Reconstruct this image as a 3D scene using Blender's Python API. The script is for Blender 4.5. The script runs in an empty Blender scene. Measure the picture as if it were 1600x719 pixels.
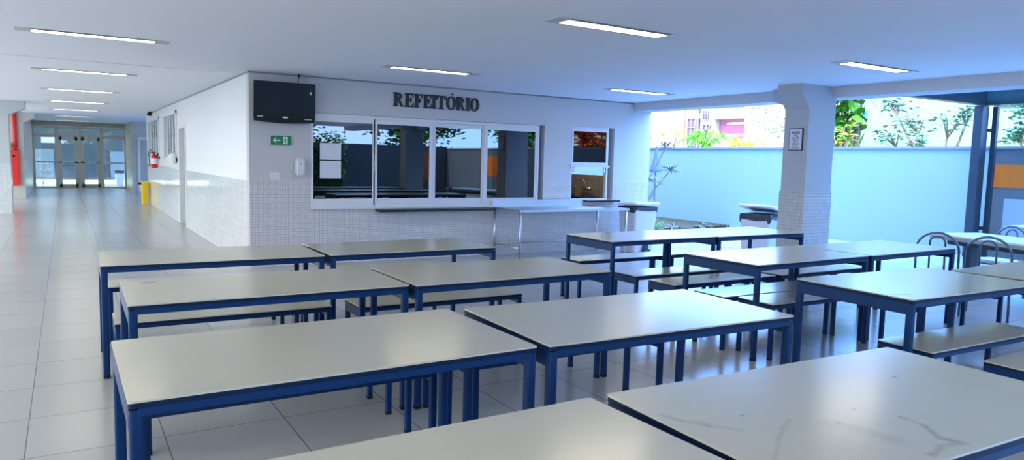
import bpy, bmesh, math, random
from mathutils import Vector, Matrix
random.seed(7)
D, C = bpy.data, bpy.context.collection
PI = math.pi
# ------------------------------------------------------------------ camera
CH = 1.5507
def cam_axes(yaw, pitch, roll):
    f = Vector((math.sin(yaw)*math.cos(pitch), math.cos(yaw)*math.cos(pitch), -math.sin(pitch)))
    r = Vector((math.cos(yaw), -math.sin(yaw), 0)); d = f.cross(r)
    c, s = math.cos(roll), math.sin(roll)
    return c*r+s*d, -s*r+c*d, f
_r, _d, _f = cam_axes(0.5537776, 0.0955028, -0.0255502)
cam = D.objects.new('camera', D.cameras.new('camera')); C.objects.link(cam)
M = Matrix(((_r.x, -_d.x, -_f.x, 0), (_r.y, -_d.y, -_f.y, 0), (_r.z, -_d.z, -_f.z, CH), (0, 0, 0, 1)))
cam.matrix_world = M
cam.data.sensor_width = 36; cam.data.lens = 1128.59/1600*36; cam.data.clip_end = 300; cam.data.clip_start = 0.05
sc = bpy.context.scene; sc.camera = cam
# ------------------------------------------------------------------ light and exposure
sc.view_settings.view_transform = 'Standard'; sc.view_settings.look = 'None'
sc.view_settings.gamma = 1; sc.view_settings.use_curve_mapping = False
sc.view_settings.exposure = 0.5
world = D.worlds.new('sky'); sc.world = world; world.use_nodes = True
wn = world.node_tree; wn.nodes.clear()
wo = wn.nodes.new('ShaderNodeOutputWorld'); wb = wn.nodes.new('ShaderNodeBackground')
wt = wn.nodes.new('ShaderNodeTexCoord'); wsx = wn.nodes.new('ShaderNodeSeparateXYZ')
wr = wn.nodes.new('ShaderNodeValToRGB'); wm = wn.nodes.new('ShaderNodeMapRange')
wn.links.new(wt.outputs['Generated'], wsx.inputs[0]); wn.links.new(wsx.outputs['X'], wm.inputs['Value'])
wm.inputs['From Min'].default_value = -1; wm.inputs['From Max'].default_value = 1
wr.color_ramp.elements[0].position = 0.3; wr.color_ramp.elements[0].color = (0.96, 1.0, 0.97, 1)
wr.color_ramp.elements[1].position = 0.85; wr.color_ramp.elements[1].color = (0.34, 0.85, 2.1, 1)
wn.links.new(wm.outputs[0], wr.inputs[0]); wn.links.new(wr.outputs[0], wb.inputs[0])
wb.inputs[1].default_value = 6.0; wn.links.new(wb.outputs[0], wo.inputs[0])
sun = D.objects.new('sun', D.lights.new('sun', 'SUN')); C.objects.link(sun)
sun.data.energy = 8.0; sun.data.angle = 0.01; sun.data.color = (1, 0.96, 0.88)
sun.rotation_euler = Vector((0.62, 0.12, -0.78)).to_track_quat('-Z', 'Y').to_euler()
LAMP = 14.0
# ------------------------------------------------------------------ materials
def nm(name):
    m = D.materials.new(name); m.use_nodes = True
    nt = m.node_tree; b = nt.nodes['Principled BSDF']
    return m, nt, b
def mat(name, col, rough=0.5, metal=0.0, noise=0.0, scale=8.0, bump=0.0, bscale=60.0, spec=0.5, stretch=None):
    m, nt, b = nm(name)
    b.inputs['Base Color'].default_value = (*col, 1); b.inputs['Roughness'].default_value = rough
    b.inputs['Metallic'].default_value = metal; b.inputs['Specular IOR Level'].default_value = spec
    tc = nt.nodes.new('ShaderNodeTexCoord'); mp = nt.nodes.new('ShaderNodeMapping')
    nt.links.new(tc.outputs['Object'], mp.inputs[0])
    if stretch: mp.inputs['Scale'].default_value = stretch
    n = nt.nodes.new('ShaderNodeTexNoise'); n.inputs['Scale'].default_value = scale; n.inputs['Detail'].default_value = 4
    nt.links.new(mp.outputs[0], n.inputs['Vector'])
    if noise > 0:
        mx = nt.nodes.new('ShaderNodeMix'); mx.data_type = 'RGBA'
        mx.inputs[6].default_value = (*[c*(1-noise) for c in col], 1); mx.inputs[7].default_value = (*[min(1, c*(1+noise)) for c in col], 1)
        nt.links.new(n.outputs[0], mx.inputs[0]); nt.links.new(mx.outputs[2], b.inputs['Base Color'])
    if bump > 0:
        n2 = nt.nodes.new('ShaderNodeTexNoise'); n2.inputs['Scale'].default_value = bscale; n2.inputs['Detail'].default_value = 3
        nt.links.new(mp.outputs[0], n2.inputs['Vector'])
        bp = nt.nodes.new('ShaderNodeBump'); bp.inputs['Strength'].default_value = bump; bp.inputs['Distance'].default_value = 0.01
        nt.links.new(n2.outputs[0], bp.inputs['Height']); nt.links.new(bp.outputs[0], b.inputs['Normal'])
    return m
def emit(name, col, s):
    m, nt, b = nm(name); b.inputs['Base Color'].default_value = (*col, 1)
    b.inputs['Emission Color'].default_value = (*col, 1); b.inputs['Emission Strength'].default_value = s
    return m
def mathn(nt, op, a, b=None, c=None):
    n = nt.nodes.new('ShaderNodeMath'); n.operation = op
    for i, v in enumerate((a, b, c)):
        if v is None: continue
        if isinstance(v, (int, float)): n.inputs[i].default_value = v
        else: nt.links.new(v, n.inputs[i])
    return n.outputs[0]
def grid_mask(nt, u, size, off, w):
    t = mathn(nt, 'FRACT', mathn(nt, 'DIVIDE', mathn(nt, 'SUBTRACT', u, off), size))
    d = mathn(nt, 'ABSOLUTE', mathn(nt, 'SUBTRACT', t, 0.5))
    return mathn(nt, 'GREATER_THAN', d, 0.5-w/size/2)
def tiled(name, col, grout, size, w, rough, ztop=None, plaster=None, ox=0.0, oy=0.0, horizontal=False, var=0.05, pbump=0.6, prough=0.7, bond=False):
    """square tiles on walls (u = x + y, v = z) or on floors (x, y); above ztop the wall is textured plaster"""
    m, nt, b = nm(name)
    g = nt.nodes.new('ShaderNodeNewGeometry'); s = nt.nodes.new('ShaderNodeSeparateXYZ'); nt.links.new(g.outputs['Position'], s.inputs[0])
    if horizontal: u, v = s.outputs['X'], s.outputs['Y']
    else: u, v = mathn(nt, 'ADD', s.outputs['X'], s.outputs['Y']), s.outputs['Z']
    if horizontal == 'diag':
        u, v = mathn(nt, 'ADD', s.outputs['X'], s.outputs['Y']), mathn(nt, 'SUBTRACT', s.outputs['X'], s.outputs['Y'])
    mk = mathn(nt, 'MAXIMUM', grid_mask(nt, u, size, ox, w), grid_mask(nt, v, size, oy, w))
    cb = nt.nodes.new('ShaderNodeCombineXYZ')
    nt.links.new(mathn(nt, 'FLOOR', mathn(nt, 'DIVIDE', mathn(nt, 'SUBTRACT', u, ox), size)), cb.inputs[0])
    nt.links.new(mathn(nt, 'FLOOR', mathn(nt, 'DIVIDE', mathn(nt, 'SUBTRACT', v, oy), size)), cb.inputs[1])
    wnz = nt.nodes.new('ShaderNodeTexWhiteNoise'); nt.links.new(cb.outputs[0], wnz.inputs['Vector'])
    tv = nt.nodes.new('ShaderNodeMix'); tv.data_type = 'RGBA'
    tv.inputs[6].default_value = (*[c*(1-var) for c in col], 1); tv.inputs[7].default_value = (*[min(1, c*(1+var)) for c in col], 1)
    nt.links.new(wnz.outputs['Value'], tv.inputs[0])
    gm = nt.nodes.new('ShaderNodeMix'); gm.data_type = 'RGBA'; gm.inputs[7].default_value = (*grout, 1)
    nt.links.new(mk, gm.inputs[0]); nt.links.new(tv.outputs[2], gm.inputs[6])
    out = gm.outputs[2]
    bp = nt.nodes.new('ShaderNodeBump'); bp.inputs['Strength'].default_value = 0.25; bp.inputs['Distance'].default_value = 0.003
    h = mathn(nt, 'SUBTRACT', 1.0, mk)
    if plaster is not None:
        up = mathn(nt, 'GREATER_THAN', s.outputs['Z'], ztop)
        tc = nt.nodes.new('ShaderNodeTexCoord'); mp = nt.nodes.new('ShaderNodeMapping'); mp.inputs['Scale'].default_value = (1, 1, 0.28)
        nt.links.new(tc.outputs['Object'], mp.inputs[0])
        n = nt.nodes.new('ShaderNodeTexNoise'); n.inputs['Scale'].default_value = 45; n.inputs['Detail'].default_value = 3; n.inputs['Distortion'].default_value = 0.6
        nt.links.new(mp.outputs[0], n.inputs['Vector'])
        pm = nt.nodes.new('ShaderNodeMix'); pm.data_type = 'RGBA'; pm.inputs[7].default_value = (*plaster, 1)
        nt.links.new(up, pm.inputs[0]); nt.links.new(out, pm.inputs[6]); out = pm.outputs[2]
        hm = nt.nodes.new('ShaderNodeMix'); hm.data_type = 'FLOAT'
        nt.links.new(up, hm.inputs[0]); nt.links.new(h, hm.inputs[2]); nt.links.new(mathn(nt, 'MULTIPLY', n.outputs[0], pbump*8), hm.inputs[3])
        h = hm.outputs[0]
        rm = nt.nodes.new('ShaderNodeMix'); rm.data_type = 'FLOAT'; rm.inputs[2].default_value = rough; rm.inputs[3].default_value = prough
        nt.links.new(up, rm.inputs[0]); nt.links.new(rm.outputs[0], b.inputs['Roughness'])
    else: b.inputs['Roughness'].default_value = rough
    nt.links.new(h, bp.inputs['Height']); nt.links.new(bp.outputs[0], b.inputs['Normal'])
    nt.links.new(out, b.inputs['Base Color'])
    return m
def glass(name, tint, refl, trans=1.0):
    m, nt, b = nm(name); nt.nodes.remove(b); o = nt.nodes['Material Output']
    t = nt.nodes.new('ShaderNodeBsdfTransparent'); t.inputs[0].default_value = (*tint, 1)
    g = nt.nodes.new('ShaderNodeBsdfGlossy'); g.inputs['Roughness'].default_value = 0.004; g.inputs[0].default_value = (1, 1, 1, 1)
    fr = nt.nodes.new('ShaderNodeFresnel'); fr.inputs[0].default_value = 1.5
    f = mathn(nt, 'MAXIMUM', fr.outputs[0], refl)
    mx = nt.nodes.new('ShaderNodeMixShader'); nt.links.new(f, mx.inputs[0]); nt.links.new(t.outputs[0], mx.inputs[1]); nt.links.new(g.outputs[0], mx.inputs[2])
    nt.links.new(mx.outputs[0], o.inputs[0]); return m
TILE = 0.64
m_floor = tiled('porcelain_floor', (0.40, 0.40, 0.39), (0.13, 0.13, 0.13), TILE, 0.006, 0.2, horizontal=True, ox=-0.22, oy=4.235-TILE*20, var=0.03)
m_floorc = tiled('canopy_floor_bluelit', (0.28, 0.40, 0.50), (0.12, 0.16, 0.2), TILE, 0.006, 0.2, horizontal=True, ox=-0.22, oy=4.235-TILE*20, var=0.03)  # copy of the indoor tile with the blue daylight tinted in
m_paver = tiled('stone_pavers', (0.26, 0.36, 0.44), (0.16, 0.18, 0.19), 0.22, 0.02, 0.8, horizontal='diag', var=0.25)
m_front = tiled('mosaic_and_plaster', (0.62, 0.60, 0.61), (0.27, 0.26, 0.27), 0.037, 0.0032, 0.22, ztop=1.205, plaster=(0.52, 0.52, 0.54), ox=0.01)
m_pillar = tiled('pillar_mosaic_and_plaster', (0.50, 0.50, 0.50), (0.27, 0.26, 0.26), 0.045, 0.0035, 0.25, ztop=1.24, plaster=(0.42, 0.44, 0.48), ox=0.02, pbump=0.8)
m_corr = tiled('corridor_tile_and_plaster', (0.78, 0.78, 0.765), (0.62, 0.62, 0.62), 0.10, 0.005, 0.07, ztop=1.185, plaster=(0.64, 0.65, 0.655), pbump=0.25, prough=0.35)
m_beige = tiled('far_wall_tile', (0.56, 0.54, 0.50), (0.46, 0.44, 0.40), 0.10, 0.004, 0.3, ztop=1.185, plaster=(0.54, 0.52, 0.49), pbump=0.2)
m_kitchen = tiled('kitchen_tile', (0.62, 0.52, 0.42), (0.36, 0.30, 0.24), 0.20, 0.006, 0.25, var=0.06)
m_ceil = mat('ceiling_paint', (0.76, 0.79, 0.87), 0.75, noise=0.02, scale=1.5)
m_beam = mat('beam_paint', (0.50, 0.52, 0.57), 0.6, bump=0.1)
m_yard = mat('courtyard_wall_paint', (0.25, 0.41, 0.46), 0.7, noise=0.04, scale=1.2, bump=0.15, bscale=20)
m_cap = mat('wall_coping', (0.22, 0.28, 0.34), 0.6)
m_greywall = mat('grey_paint', (0.10, 0.135, 0.18), 0.6, noise=0.05)
m_orange = mat('orange_paint', (0.62, 0.15, 0.004), 0.55)
m_panel = mat('pale_panel', (0.30, 0.40, 0.50), 0.4)
m_steelb = mat('dark_blue_steel', (0.012, 0.035, 0.065), 0.35, spec=0.5, noise=0.2)
m_blue = mat('blue_powder_coat', (0.001, 0.026, 0.105), 0.42, noise=0.12, scale=20, spec=0.22)
m_edge = mat('blue_edge_band', (0.002, 0.012, 0.045), 0.5, spec=0.2)
m_lam = mat('cream_laminate', (0.50, 0.475, 0.375), 0.2, noise=0.035, scale=2.5, stretch=(1, 6, 1), spec=0.75)
m_lam2 = mat('pale_laminate', (0.66, 0.66, 0.60), 0.35, noise=0.02)
m_grayedge = mat('grey_table_edge', (0.30, 0.31, 0.33), 0.5)
m_white = mat('white_aluminium', (0.66, 0.67, 0.71), 0.35)
m_whitep = mat('white_plastic', (0.72, 0.72, 0.72), 0.35)
m_binp = mat('bin_plastic', (0.62, 0.62, 0.68), 0.45)
m_bag = mat('black_bag_plastic', (0.02, 0.03, 0.05), 0.25, bump=0.6, bscale=25)
m_black = mat('black_gloss', (0.006, 0.007, 0.009), 0.25, spec=0.3)
m_screen = mat('tv_screen', (0.012, 0.018, 0.026), 0.3, spec=0.2)
m_letter = mat('letter_paint', (0.012, 0.014, 0.022), 0.4)
m_granite = mat('black_granite', (0.014, 0.016, 0.014), 0.25, noise=0.4, scale=80)
m_stain = mat('stainless', (0.62, 0.63, 0.64), 0.34, metal=1.0, noise=0.05)
m_chrome = mat('chair_tube', (0.10, 0.14, 0.20), 0.28, metal=0.6)
m_red = mat('red_enamel', (0.75, 0.012, 0.008), 0.35)
m_yellow = mat('yellow_plastic', (0.85, 0.58, 0.01), 0.4)
m_green = mat('sign_green', (0.0, 0.20, 0.07), 0.4)
m_signw = mat('sign_white', (0.75, 0.85, 0.80), 0.5)
m_paper = mat('paper', (0.62, 0.64, 0.74), 0.7)
m_ink = mat('ink_grey', (0.12, 0.12, 0.16), 0.6)
m_pinkpaper = mat('notice_header', (0.28, 0.22, 0.30), 0.6)
m_fram = mat('door_frame_green_grey', (0.55, 0.60, 0.57), 0.4)
m_door = mat('grey_door', (0.42, 0.43, 0.42), 0.5)
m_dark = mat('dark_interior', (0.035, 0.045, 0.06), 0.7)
m_grayin = mat('room_interior', (0.30, 0.31, 0.32), 0.8)
m_lamp = emit('lamp_diffuser', (1.0, 0.90, 0.68), LAMP)
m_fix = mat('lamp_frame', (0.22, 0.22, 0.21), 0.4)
m_fixend = mat('lamp_end_plate', (0.48, 0.48, 0.49), 0.4)
m_win = glass('tinted_reflective_glass', (0.10, 0.13, 0.15), 0.09)
m_clear = glass('clear_glass', (0.86, 0.93, 0.92), 0.06)
m_roofgl = glass('canopy_glass', (0.55, 0.80, 0.90), 0.05)
m_houseW = mat('white_house_paint', (0.62, 0.60, 0.63), 0.8, noise=0.02)
m_houseC = mat('pale_building_paint', (0.17, 0.26, 0.28), 0.8, noise=0.03, scale=0.7)
m_pink = mat('pink_paint', (0.60, 0.17, 0.36), 0.8, noise=0.05)
m_pinkl = mat('light_pink_paint', (0.80, 0.60, 0.72), 0.8)
m_purple = mat('window_grille', (0.12, 0.08, 0.16), 0.6)
m_bars = mat('lavender_bars', (0.30, 0.25, 0.36), 0.6)
m_quoin = mat('corner_stone', (0.09, 0.14, 0.19), 0.7)
m_brown = mat('drain_pipe', (0.45, 0.20, 0.17), 0.6)
m_leafg = mat('green_leaves', (0.05, 0.22, 0.02), 0.5, noise=0.5, scale=1.5)
m_leafy = mat('yellow_green_leaves', (0.42, 0.48, 0.03), 0.5, noise=0.4, scale=3)
m_leafc = mat('blue_green_leaves', (0.04, 0.20, 0.13), 0.5, noise=0.5, scale=2)
m_leafd = mat('dusty_leaves', (0.12, 0.16, 0.17), 0.6, noise=0.3)
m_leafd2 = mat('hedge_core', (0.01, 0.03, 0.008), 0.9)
m_leafo = mat('orange_blossom', (0.75, 0.14, 0.05), 0.6, noise=0.3)
m_stem = mat('bark', (0.16, 0.13, 0.11), 0.8, noise=0.3)
m_grass = mat('lawn', (0.16, 0.30, 0.06), 0.9, noise=0.4, scale=6)
m_sunlawn = mat('sunlit_pale_lawn', (0.50, 0.58, 0.30), 0.9, noise=0.3, scale=4)  # pale colour carries the sunlight on the grass strip
m_soil = mat('soil', (0.03, 0.035, 0.025), 0.95, noise=0.4)
m_backw = mat('shaded_back_wall_paint', (0.03, 0.045, 0.06), 0.7)  # shade of the garden behind the camera is put into this dark colour
m_orback = mat('shaded_orange_paint', (0.22, 0.05, 0.01), 0.7)  # orange dimmed in the colour, as if in garden shade
m_cloth = mat('blue_cloth', (0.10, 0.17, 0.36), 0.8, noise=0.2)
m_taupe = mat('upper_shade_paint', (0.5, 0.5, 0.52), 0.8)
# ------------------------------------------------------------------ mesh helpers
class MB:
    def __init__(s): s.v = []; s.f = []; s.mi = []
    def add(s, vs, fs, mi=0):
        o = len(s.v); s.v += [tuple(v) for v in vs]; s.f += [tuple(i+o for i in f) for f in fs]; s.mi += [mi]*len(fs); return s
    def box(s, a, b, mi=0, M=None):
        x0, y0, z0 = a; x1, y1, z1 = b
        vs = [Vector(p) for p in ((x0, y0, z0), (x1, y0, z0), (x1, y1, z0), (x0, y1, z0), (x0, y0, z1), (x1, y0, z1), (x1, y1, z1), (x0, y1, z1))]
        if M: vs = [M @ v for v in vs]
        return s.add(vs, [(0, 3, 2, 1), (4, 5, 6, 7), (0, 1, 5, 4), (1, 2, 6, 5), (2, 3, 7, 6), (3, 0, 4, 7)], mi)
    def prism(s, pts, z0, z1, mi=0, M=None):
        """pts: CCW outline in xy"""
        n = len(pts); vs = [Vector((x, y, z0)) for x, y in pts]+[Vector((x, y, z1)) for x, y in pts]
        if M: vs = [M @ v for v in vs]
        return s.add(vs, [tuple(reversed(range(n))), tuple(range(n, 2*n))]+[(i, (i+1) % n, n+(i+1) % n, n+i) for i in range(n)], mi)
    def loft(s, rings, mi=0, cap=True):
        n = len(rings[0]); vs = [p for r in rings for p in r]; fs = []
        for k in range(len(rings)-1):
            for i in range(n): fs.append((k*n+i, k*n+(i+1) % n, (k+1)*n+(i+1) % n, (k+1)*n+i))
        if cap: fs += [tuple(reversed(range(n))), tuple(range((len(rings)-1)*n, len(rings)*n))]
        return s.add(vs, fs, mi)
    def tube(s, pts, r, n=8, mi=0, r1=None):
        pts = [Vector(p) for p in pts]; rings = []; up = Vector((0, 0, 1))
        for i, p in enumerate(pts):
            t = (pts[min(i+1, len(pts)-1)]-pts[max(i-1, 0)]).normalized()
            a = t.cross(up) if abs(t.z) < 0.95 else t.cross(Vector((0, 1, 0)))
            a.normalize(); bb = t.cross(a)
            rr = r if r1 is None else r+(r1-r)*i/(len(pts)-1)
            rings.append([p+a*math.cos(2*PI*k/n)*rr+bb*math.sin(2*PI*k/n)*rr for k in range(n)])
        return s.loft(rings, mi)
    def cyl(s, c, r, z0, z1, n=16, mi=0, r1=None):
        r1 = r if r1 is None else r1
        return s.loft([[(c[0]+math.cos(2*PI*k/n)*q, c[1]+math.sin(2*PI*k/n)*q, z) for k in range(n)] for q, z in ((r, z0), (r1, z1))], mi)
    def build(s, name, mats, parent=None, smooth=False, bevel=0.0, seg=2):
        me = D.meshes.new(name); me.from_pydata(s.v, [], s.f); me.validate()
        if not isinstance(mats, (list, tuple)): mats = [mats]
        for m in mats: me.materials.append(m)
        if len(me.polygons) == len(s.mi):
            for p, i in zip(me.polygons, s.mi): p.material_index = i
        bm = bmesh.new(); bm.from_mesh(me)
        if bevel > 0: bmesh.ops.bevel(bm, geom=list(bm.edges), offset=bevel, segments=seg, affect='EDGES', clamp_overlap=True)
        bmesh.ops.recalc_face_normals(bm, faces=bm.faces); bm.to_mesh(me); bm.free()
        if smooth:
            for p in me.polygons: p.use_smooth = True
        o = D.objects.new(name, me); C.objects.link(o)
        if parent: o.parent = parent
        return o
def tag(o, label, cat, group=None, kind=None):
    if label: o['label'] = label
    if cat: o['category'] = cat
    if group: o['group'] = group
    if kind: o['kind'] = kind
    return o
def thing(name, label, cat, loc=(0, 0, 0), rz=0, group=None):
    o = D.objects.new(name, None); C.objects.link(o); o.location = loc; o.rotation_euler = (0, 0, rz); o.empty_display_size = 0.1
    return tag(o, label, cat, group)
def struct(o, label=None):
    o['kind'] = 'structure'
    if label: o['label'] = label; 
    return o
def dup(root, loc, rz, label, group=None):
    r = root.copy(); C.objects.link(r); r.location = loc; r.rotation_euler = (0, 0, rz); r['label'] = label
    if group: r['group'] = group
    for ch in list(root.children):
        c = ch.copy(); C.objects.link(c); c.parent = r
        for g in list(ch.children):
            d = g.copy(); C.objects.link(d); d.parent = c
    return r
def rrect(x0, x1, y0, y1, r, n=5):
    pts = []
    for cx, cy, a in ((x1-r, y0+r, -PI/2), (x1-r, y1-r, 0), (x0+r, y1-r, PI/2), (x0+r, y0+r, PI)):
        for k in range(n+1):
            t = a+PI/2*k/n; pts.append((cx+r*math.cos(t), cy+r*math.sin(t)))
    return pts
# ================================================================== SETTING
CZ = 2.6576; XW = 2.114; YF = 10.218; XE = 9.3
struct(MB().box((-30, -30, -0.35), (9.6, 60, 0)).build('floor', m_floor))
# floor continues under the glass canopy, pavers lie in the courtyard beyond
struct(MB().box((9.6, -30, -0.35), (14.7, 7.0, 0)).build('floor_canopy', m_floorc))
struct(MB().box((9.6, 7.0, -0.35), (14.7, 60, -0.03)).build('floor_courtyard', m_paver), 'grey stone pavers of the courtyard')
struct(MB().box((14.9, -30, -0.5), (70, 70, -0.1)).build('ground', m_grass))
struct(MB().box((-6, -6, CZ), (8.9, 34.3, CZ+0.3)).build('ceiling', m_ceil))
struct(MB().box((8.87, -6, 2.51), (9.3, YF, CZ+0.3)).build('trim_1', m_beam), 'grey edge beam over the open side')
struct(MB().box((-6, -6, CZ+0.31), (9.3, 36, 9)).build('wall_upper_shade', m_taupe))  # unseen upper mass, added to keep sun off the courtyard
# front wall with two window openings: main x 2.95-6.92 z 0.80-2.15 ; small x 7.5-8.44 z 0.89-2.18
W1 = (2.95, 6.92, 0.80, 2.155); W2 = (7.49, 8.44, 0.895, 2.18); FT = YF+0.16
wf = MB()
for x0, x1, z0, z1 in ((XW, W1[0], 0, CZ), (W1[0], W1[1], 0, W1[2]), (W1[0], W1[1], W1[3], CZ), (W1[1], W2[0], 0, CZ), (W2[0], W2[1], 0, W2[2]), (W2[0], W2[1], W2[3], CZ), (W2[1], XE, 0, CZ)):
    wf.box((x0, YF, z0), (x1, FT, z1))
struct(wf.build('wall_front', m_front))
struct(MB().box((XE-0.16, FT, -0.03), (XE, 14.5, 1.31)).box((XE-0.16, FT, 1.50), (XE, 14.5, CZ+0.3)).box((XE-0.16, FT, 1.31), (XE, 10.95, 1.5)).box((XE-0.16, 13.2, 1.31), (XE, 14.5, 1.5)).build('wall_kitchen_right', m_front))
struct(MB().box((XW, YF-0.012, CZ-0.022), (8.87, YF, CZ)).build('trim_2', m_fix), 'dark strip coloured as the shadow line where the ceiling meets the wall')  # dark strips colour in the shadow gap, here and along the corridor
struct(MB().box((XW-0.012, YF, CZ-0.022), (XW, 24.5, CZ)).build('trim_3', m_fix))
struct(MB().box((-6, 10.62, CZ-0.003), (XW-0.02, 10.632, CZ)).build('trim_4', m_fixend))
# corridor wall x = XW facing -X, openings: door y16.28-17.30 z0-2.11; win a y17.6-20.1 z1.355-2.48; win b y21.1-24.2
wc = MB()
CD = (16.26, 17.30); WA = (17.62, 20.15); WB = (21.15, 24.2); ZW = (1.36, 2.48)
for y0, y1, z0, z1 in ((FT, CD[0], 0, CZ), (CD[0], CD[1], 2.11, CZ), (CD[1], WA[0], 0, CZ), (WA[0], WA[1], 0, ZW[0]), (WA[0], WA[1], ZW[1], CZ), (WA[1], WB[0], 0, CZ), (WB[0], WB[1], 0, ZW[0]), (WB[0], WB[1], ZW[1], CZ), (WB[1], 24.55, 0, CZ)):
    wc.box((XW, y0, z0), (XW+0.16, y1, z1))
struct(wc.build('wall_corridor', m_corr))
struct(MB().box((XW+0.16, 24.4, 0), (6, 24.55, CZ)).build('wall_corridor_end', m_beige))
# rooms behind the walls
kb = MB().box((XW+0.16, 14.3, 0), (XE, 14.5, CZ)).box((XW+0.16, FT, 0), (XW+0.2, 14.3, CZ)).box((7.2, FT, 0), (7.25, 14.3, CZ))  # last box: added partition that keeps the big windows dark
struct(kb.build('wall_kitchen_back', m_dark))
struct(MB().box((5.5, 15.5, 0), (5.6, 24.4, CZ)).box((XW+0.16, 15.4, 0), (5.6, 15.5, CZ)).box((XW+0.17, 20.5, 0), (5.5, 20.6, CZ)).build('wall_side_rooms', m_grayin))
# kitchen side wall with the sink, an open strip above it
struct(MB().box((XE-0.17, FT, 0), (XE-0.16, 14.3, 1.31)).box((XE-0.17, FT, 1.50), (XE-0.16, 14.3, CZ)).build('wall_kitchen_tiled', m_kitchen))
# far end of the corridor
struct(MB().box((2.3, 31, 0), (6, 31.15, CZ)).box((2.14, 31.0, 0), (2.30, 34.3, CZ)).build('wall_recess', m_beige))
struct(MB().box((-2.4, 27.5, 0), (-1.08, 28.0, CZ)).box((-1.3, 28.0, 0), (-1.1, 34.3, CZ)).build('wall_left', m_beige))
struct(MB().box((-1.1, 34.2, 2.47), (2.2, 34.35, CZ)).build('wall_over_doors', m_beige))
# pillars with haunches
def pillar(name, x0, x1, y0, y1, zd, m, yo=0.46, xo=0.17, xr=0.0):
    b = MB().box((x0, y0, 0), (x1, y1, CZ))
    e = 0.012
    b.box((x0-e, y0-e, 0), (x1+e, y1+e, zd))
    zb = 2.33
    # haunch towards -x
    if xo: b.add([(x0, y0, zb), (x0-xo, y0, 2.56), (x0-xo, y0, CZ), (x0, y0, CZ), (x0, y1, zb), (x0-xo, y1, 2.56), (x0-xo, y1, CZ), (x0, y1, CZ)],
          [(0, 1, 2, 3), (7, 6, 5, 4), (0, 4, 5, 1), (1, 5, 6, 2), (2, 6, 7, 3)])
    if xr: b.add([(x1, y0, zb), (x1+xr, y0, 2.5), (x1+xr, y0, CZ), (x1, y0, CZ), (x1, y1, zb), (x1+xr, y1, 2.5), (x1+xr, y1, CZ), (x1, y1, CZ)],
          [(3, 2, 1, 0), (4, 5, 6, 7), (1, 5, 4, 0), (2, 6, 5, 1), (3, 7, 6, 2)])
    if yo: b.add([(x0+0.3, y1, zb), (x0+0.3, y1+yo, 2.5), (x0+0.3, y1+yo, CZ), (x0+0.3, y1, CZ), (x1, y1, zb), (x1, y1+yo, 2.5), (x1, y1+yo, CZ), (x1, y1, CZ)],
          [(3, 2, 1, 0), (4, 5, 6, 7), (1, 5, 4, 0), (2, 6, 5, 1), (3, 7, 6, 2)])
    return struct(b.build(name, m))
pillar('wall_pillar_right', 8.40, 8.96, 6.18, 6.56, 1.24, m_pillar)
m_pill2 = tiled('left_pillar_tile_and_plaster', (0.62, 0.66, 0.67), (0.50, 0.53, 0.54), 0.10, 0.005, 0.2, ztop=1.185, plaster=(0.50, 0.54, 0.56), pbump=0.3)
pillar('wall_pillar_left', -1.9, -1.12, 20.8, 21.3, 1.18, m_pill2, yo=0, xo=0, xr=0.33)
pillar('wall_pillar_near', 8.40, 8.96, 0.50, 0.88, 1.24, m_pillar)  # unseen pillar, added for its reflection in the serving window
pillar('wall_pillar_far', -1.75, -1.09, 27.1, 27.5, 1.18, m_beige, yo=0, xo=0, xr=0.3)
# courtyard boundary wall
struct(MB().box((14.7, 6.87, -0.1), (14.85, 40, 2.0)).build('wall_courtyard', m_yard))
struct(MB().box((14.66, 6.87, 2.0), (14.89, 40, 2.045)).build('trim_5', m_cap))
struct(MB().box((14.7, -9, -0.1), (14.85, 6.87, 2.0)).build('wall_courtyard_grey', m_greywall))
struct(MB().box((14.66, -9, 2.0), (14.89, 6.87, 2.045)).build('trim_6', m_cap))
struct(MB().box((14.688, 2.6, 1.29), (14.7, 6.87, 1.71)).box((14.688, -5.6, 0.9), (14.7, -4.0, 1.71)).build('trim_7', m_orange), 'orange band painted on the grey courtyard wall')
# invented wall and garden behind the camera, built for the window reflections
struct(MB().box((-14, -9.2, -0.1), (14.7, -9.0, 2.1)).build('wall_back', m_backw))
struct(MB().box((5.0, -8.99, 0.5), (7.2, -8.97, 1.9)).box((12.9, -8.99, 0.6), (14.1, -8.97, 1.9)).build('trim_8', m_orback))
struct(MB().box((-14.2, -9, -0.1), (-14, 40, 2.6)).build('wall_far_left', m_yard))
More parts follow.
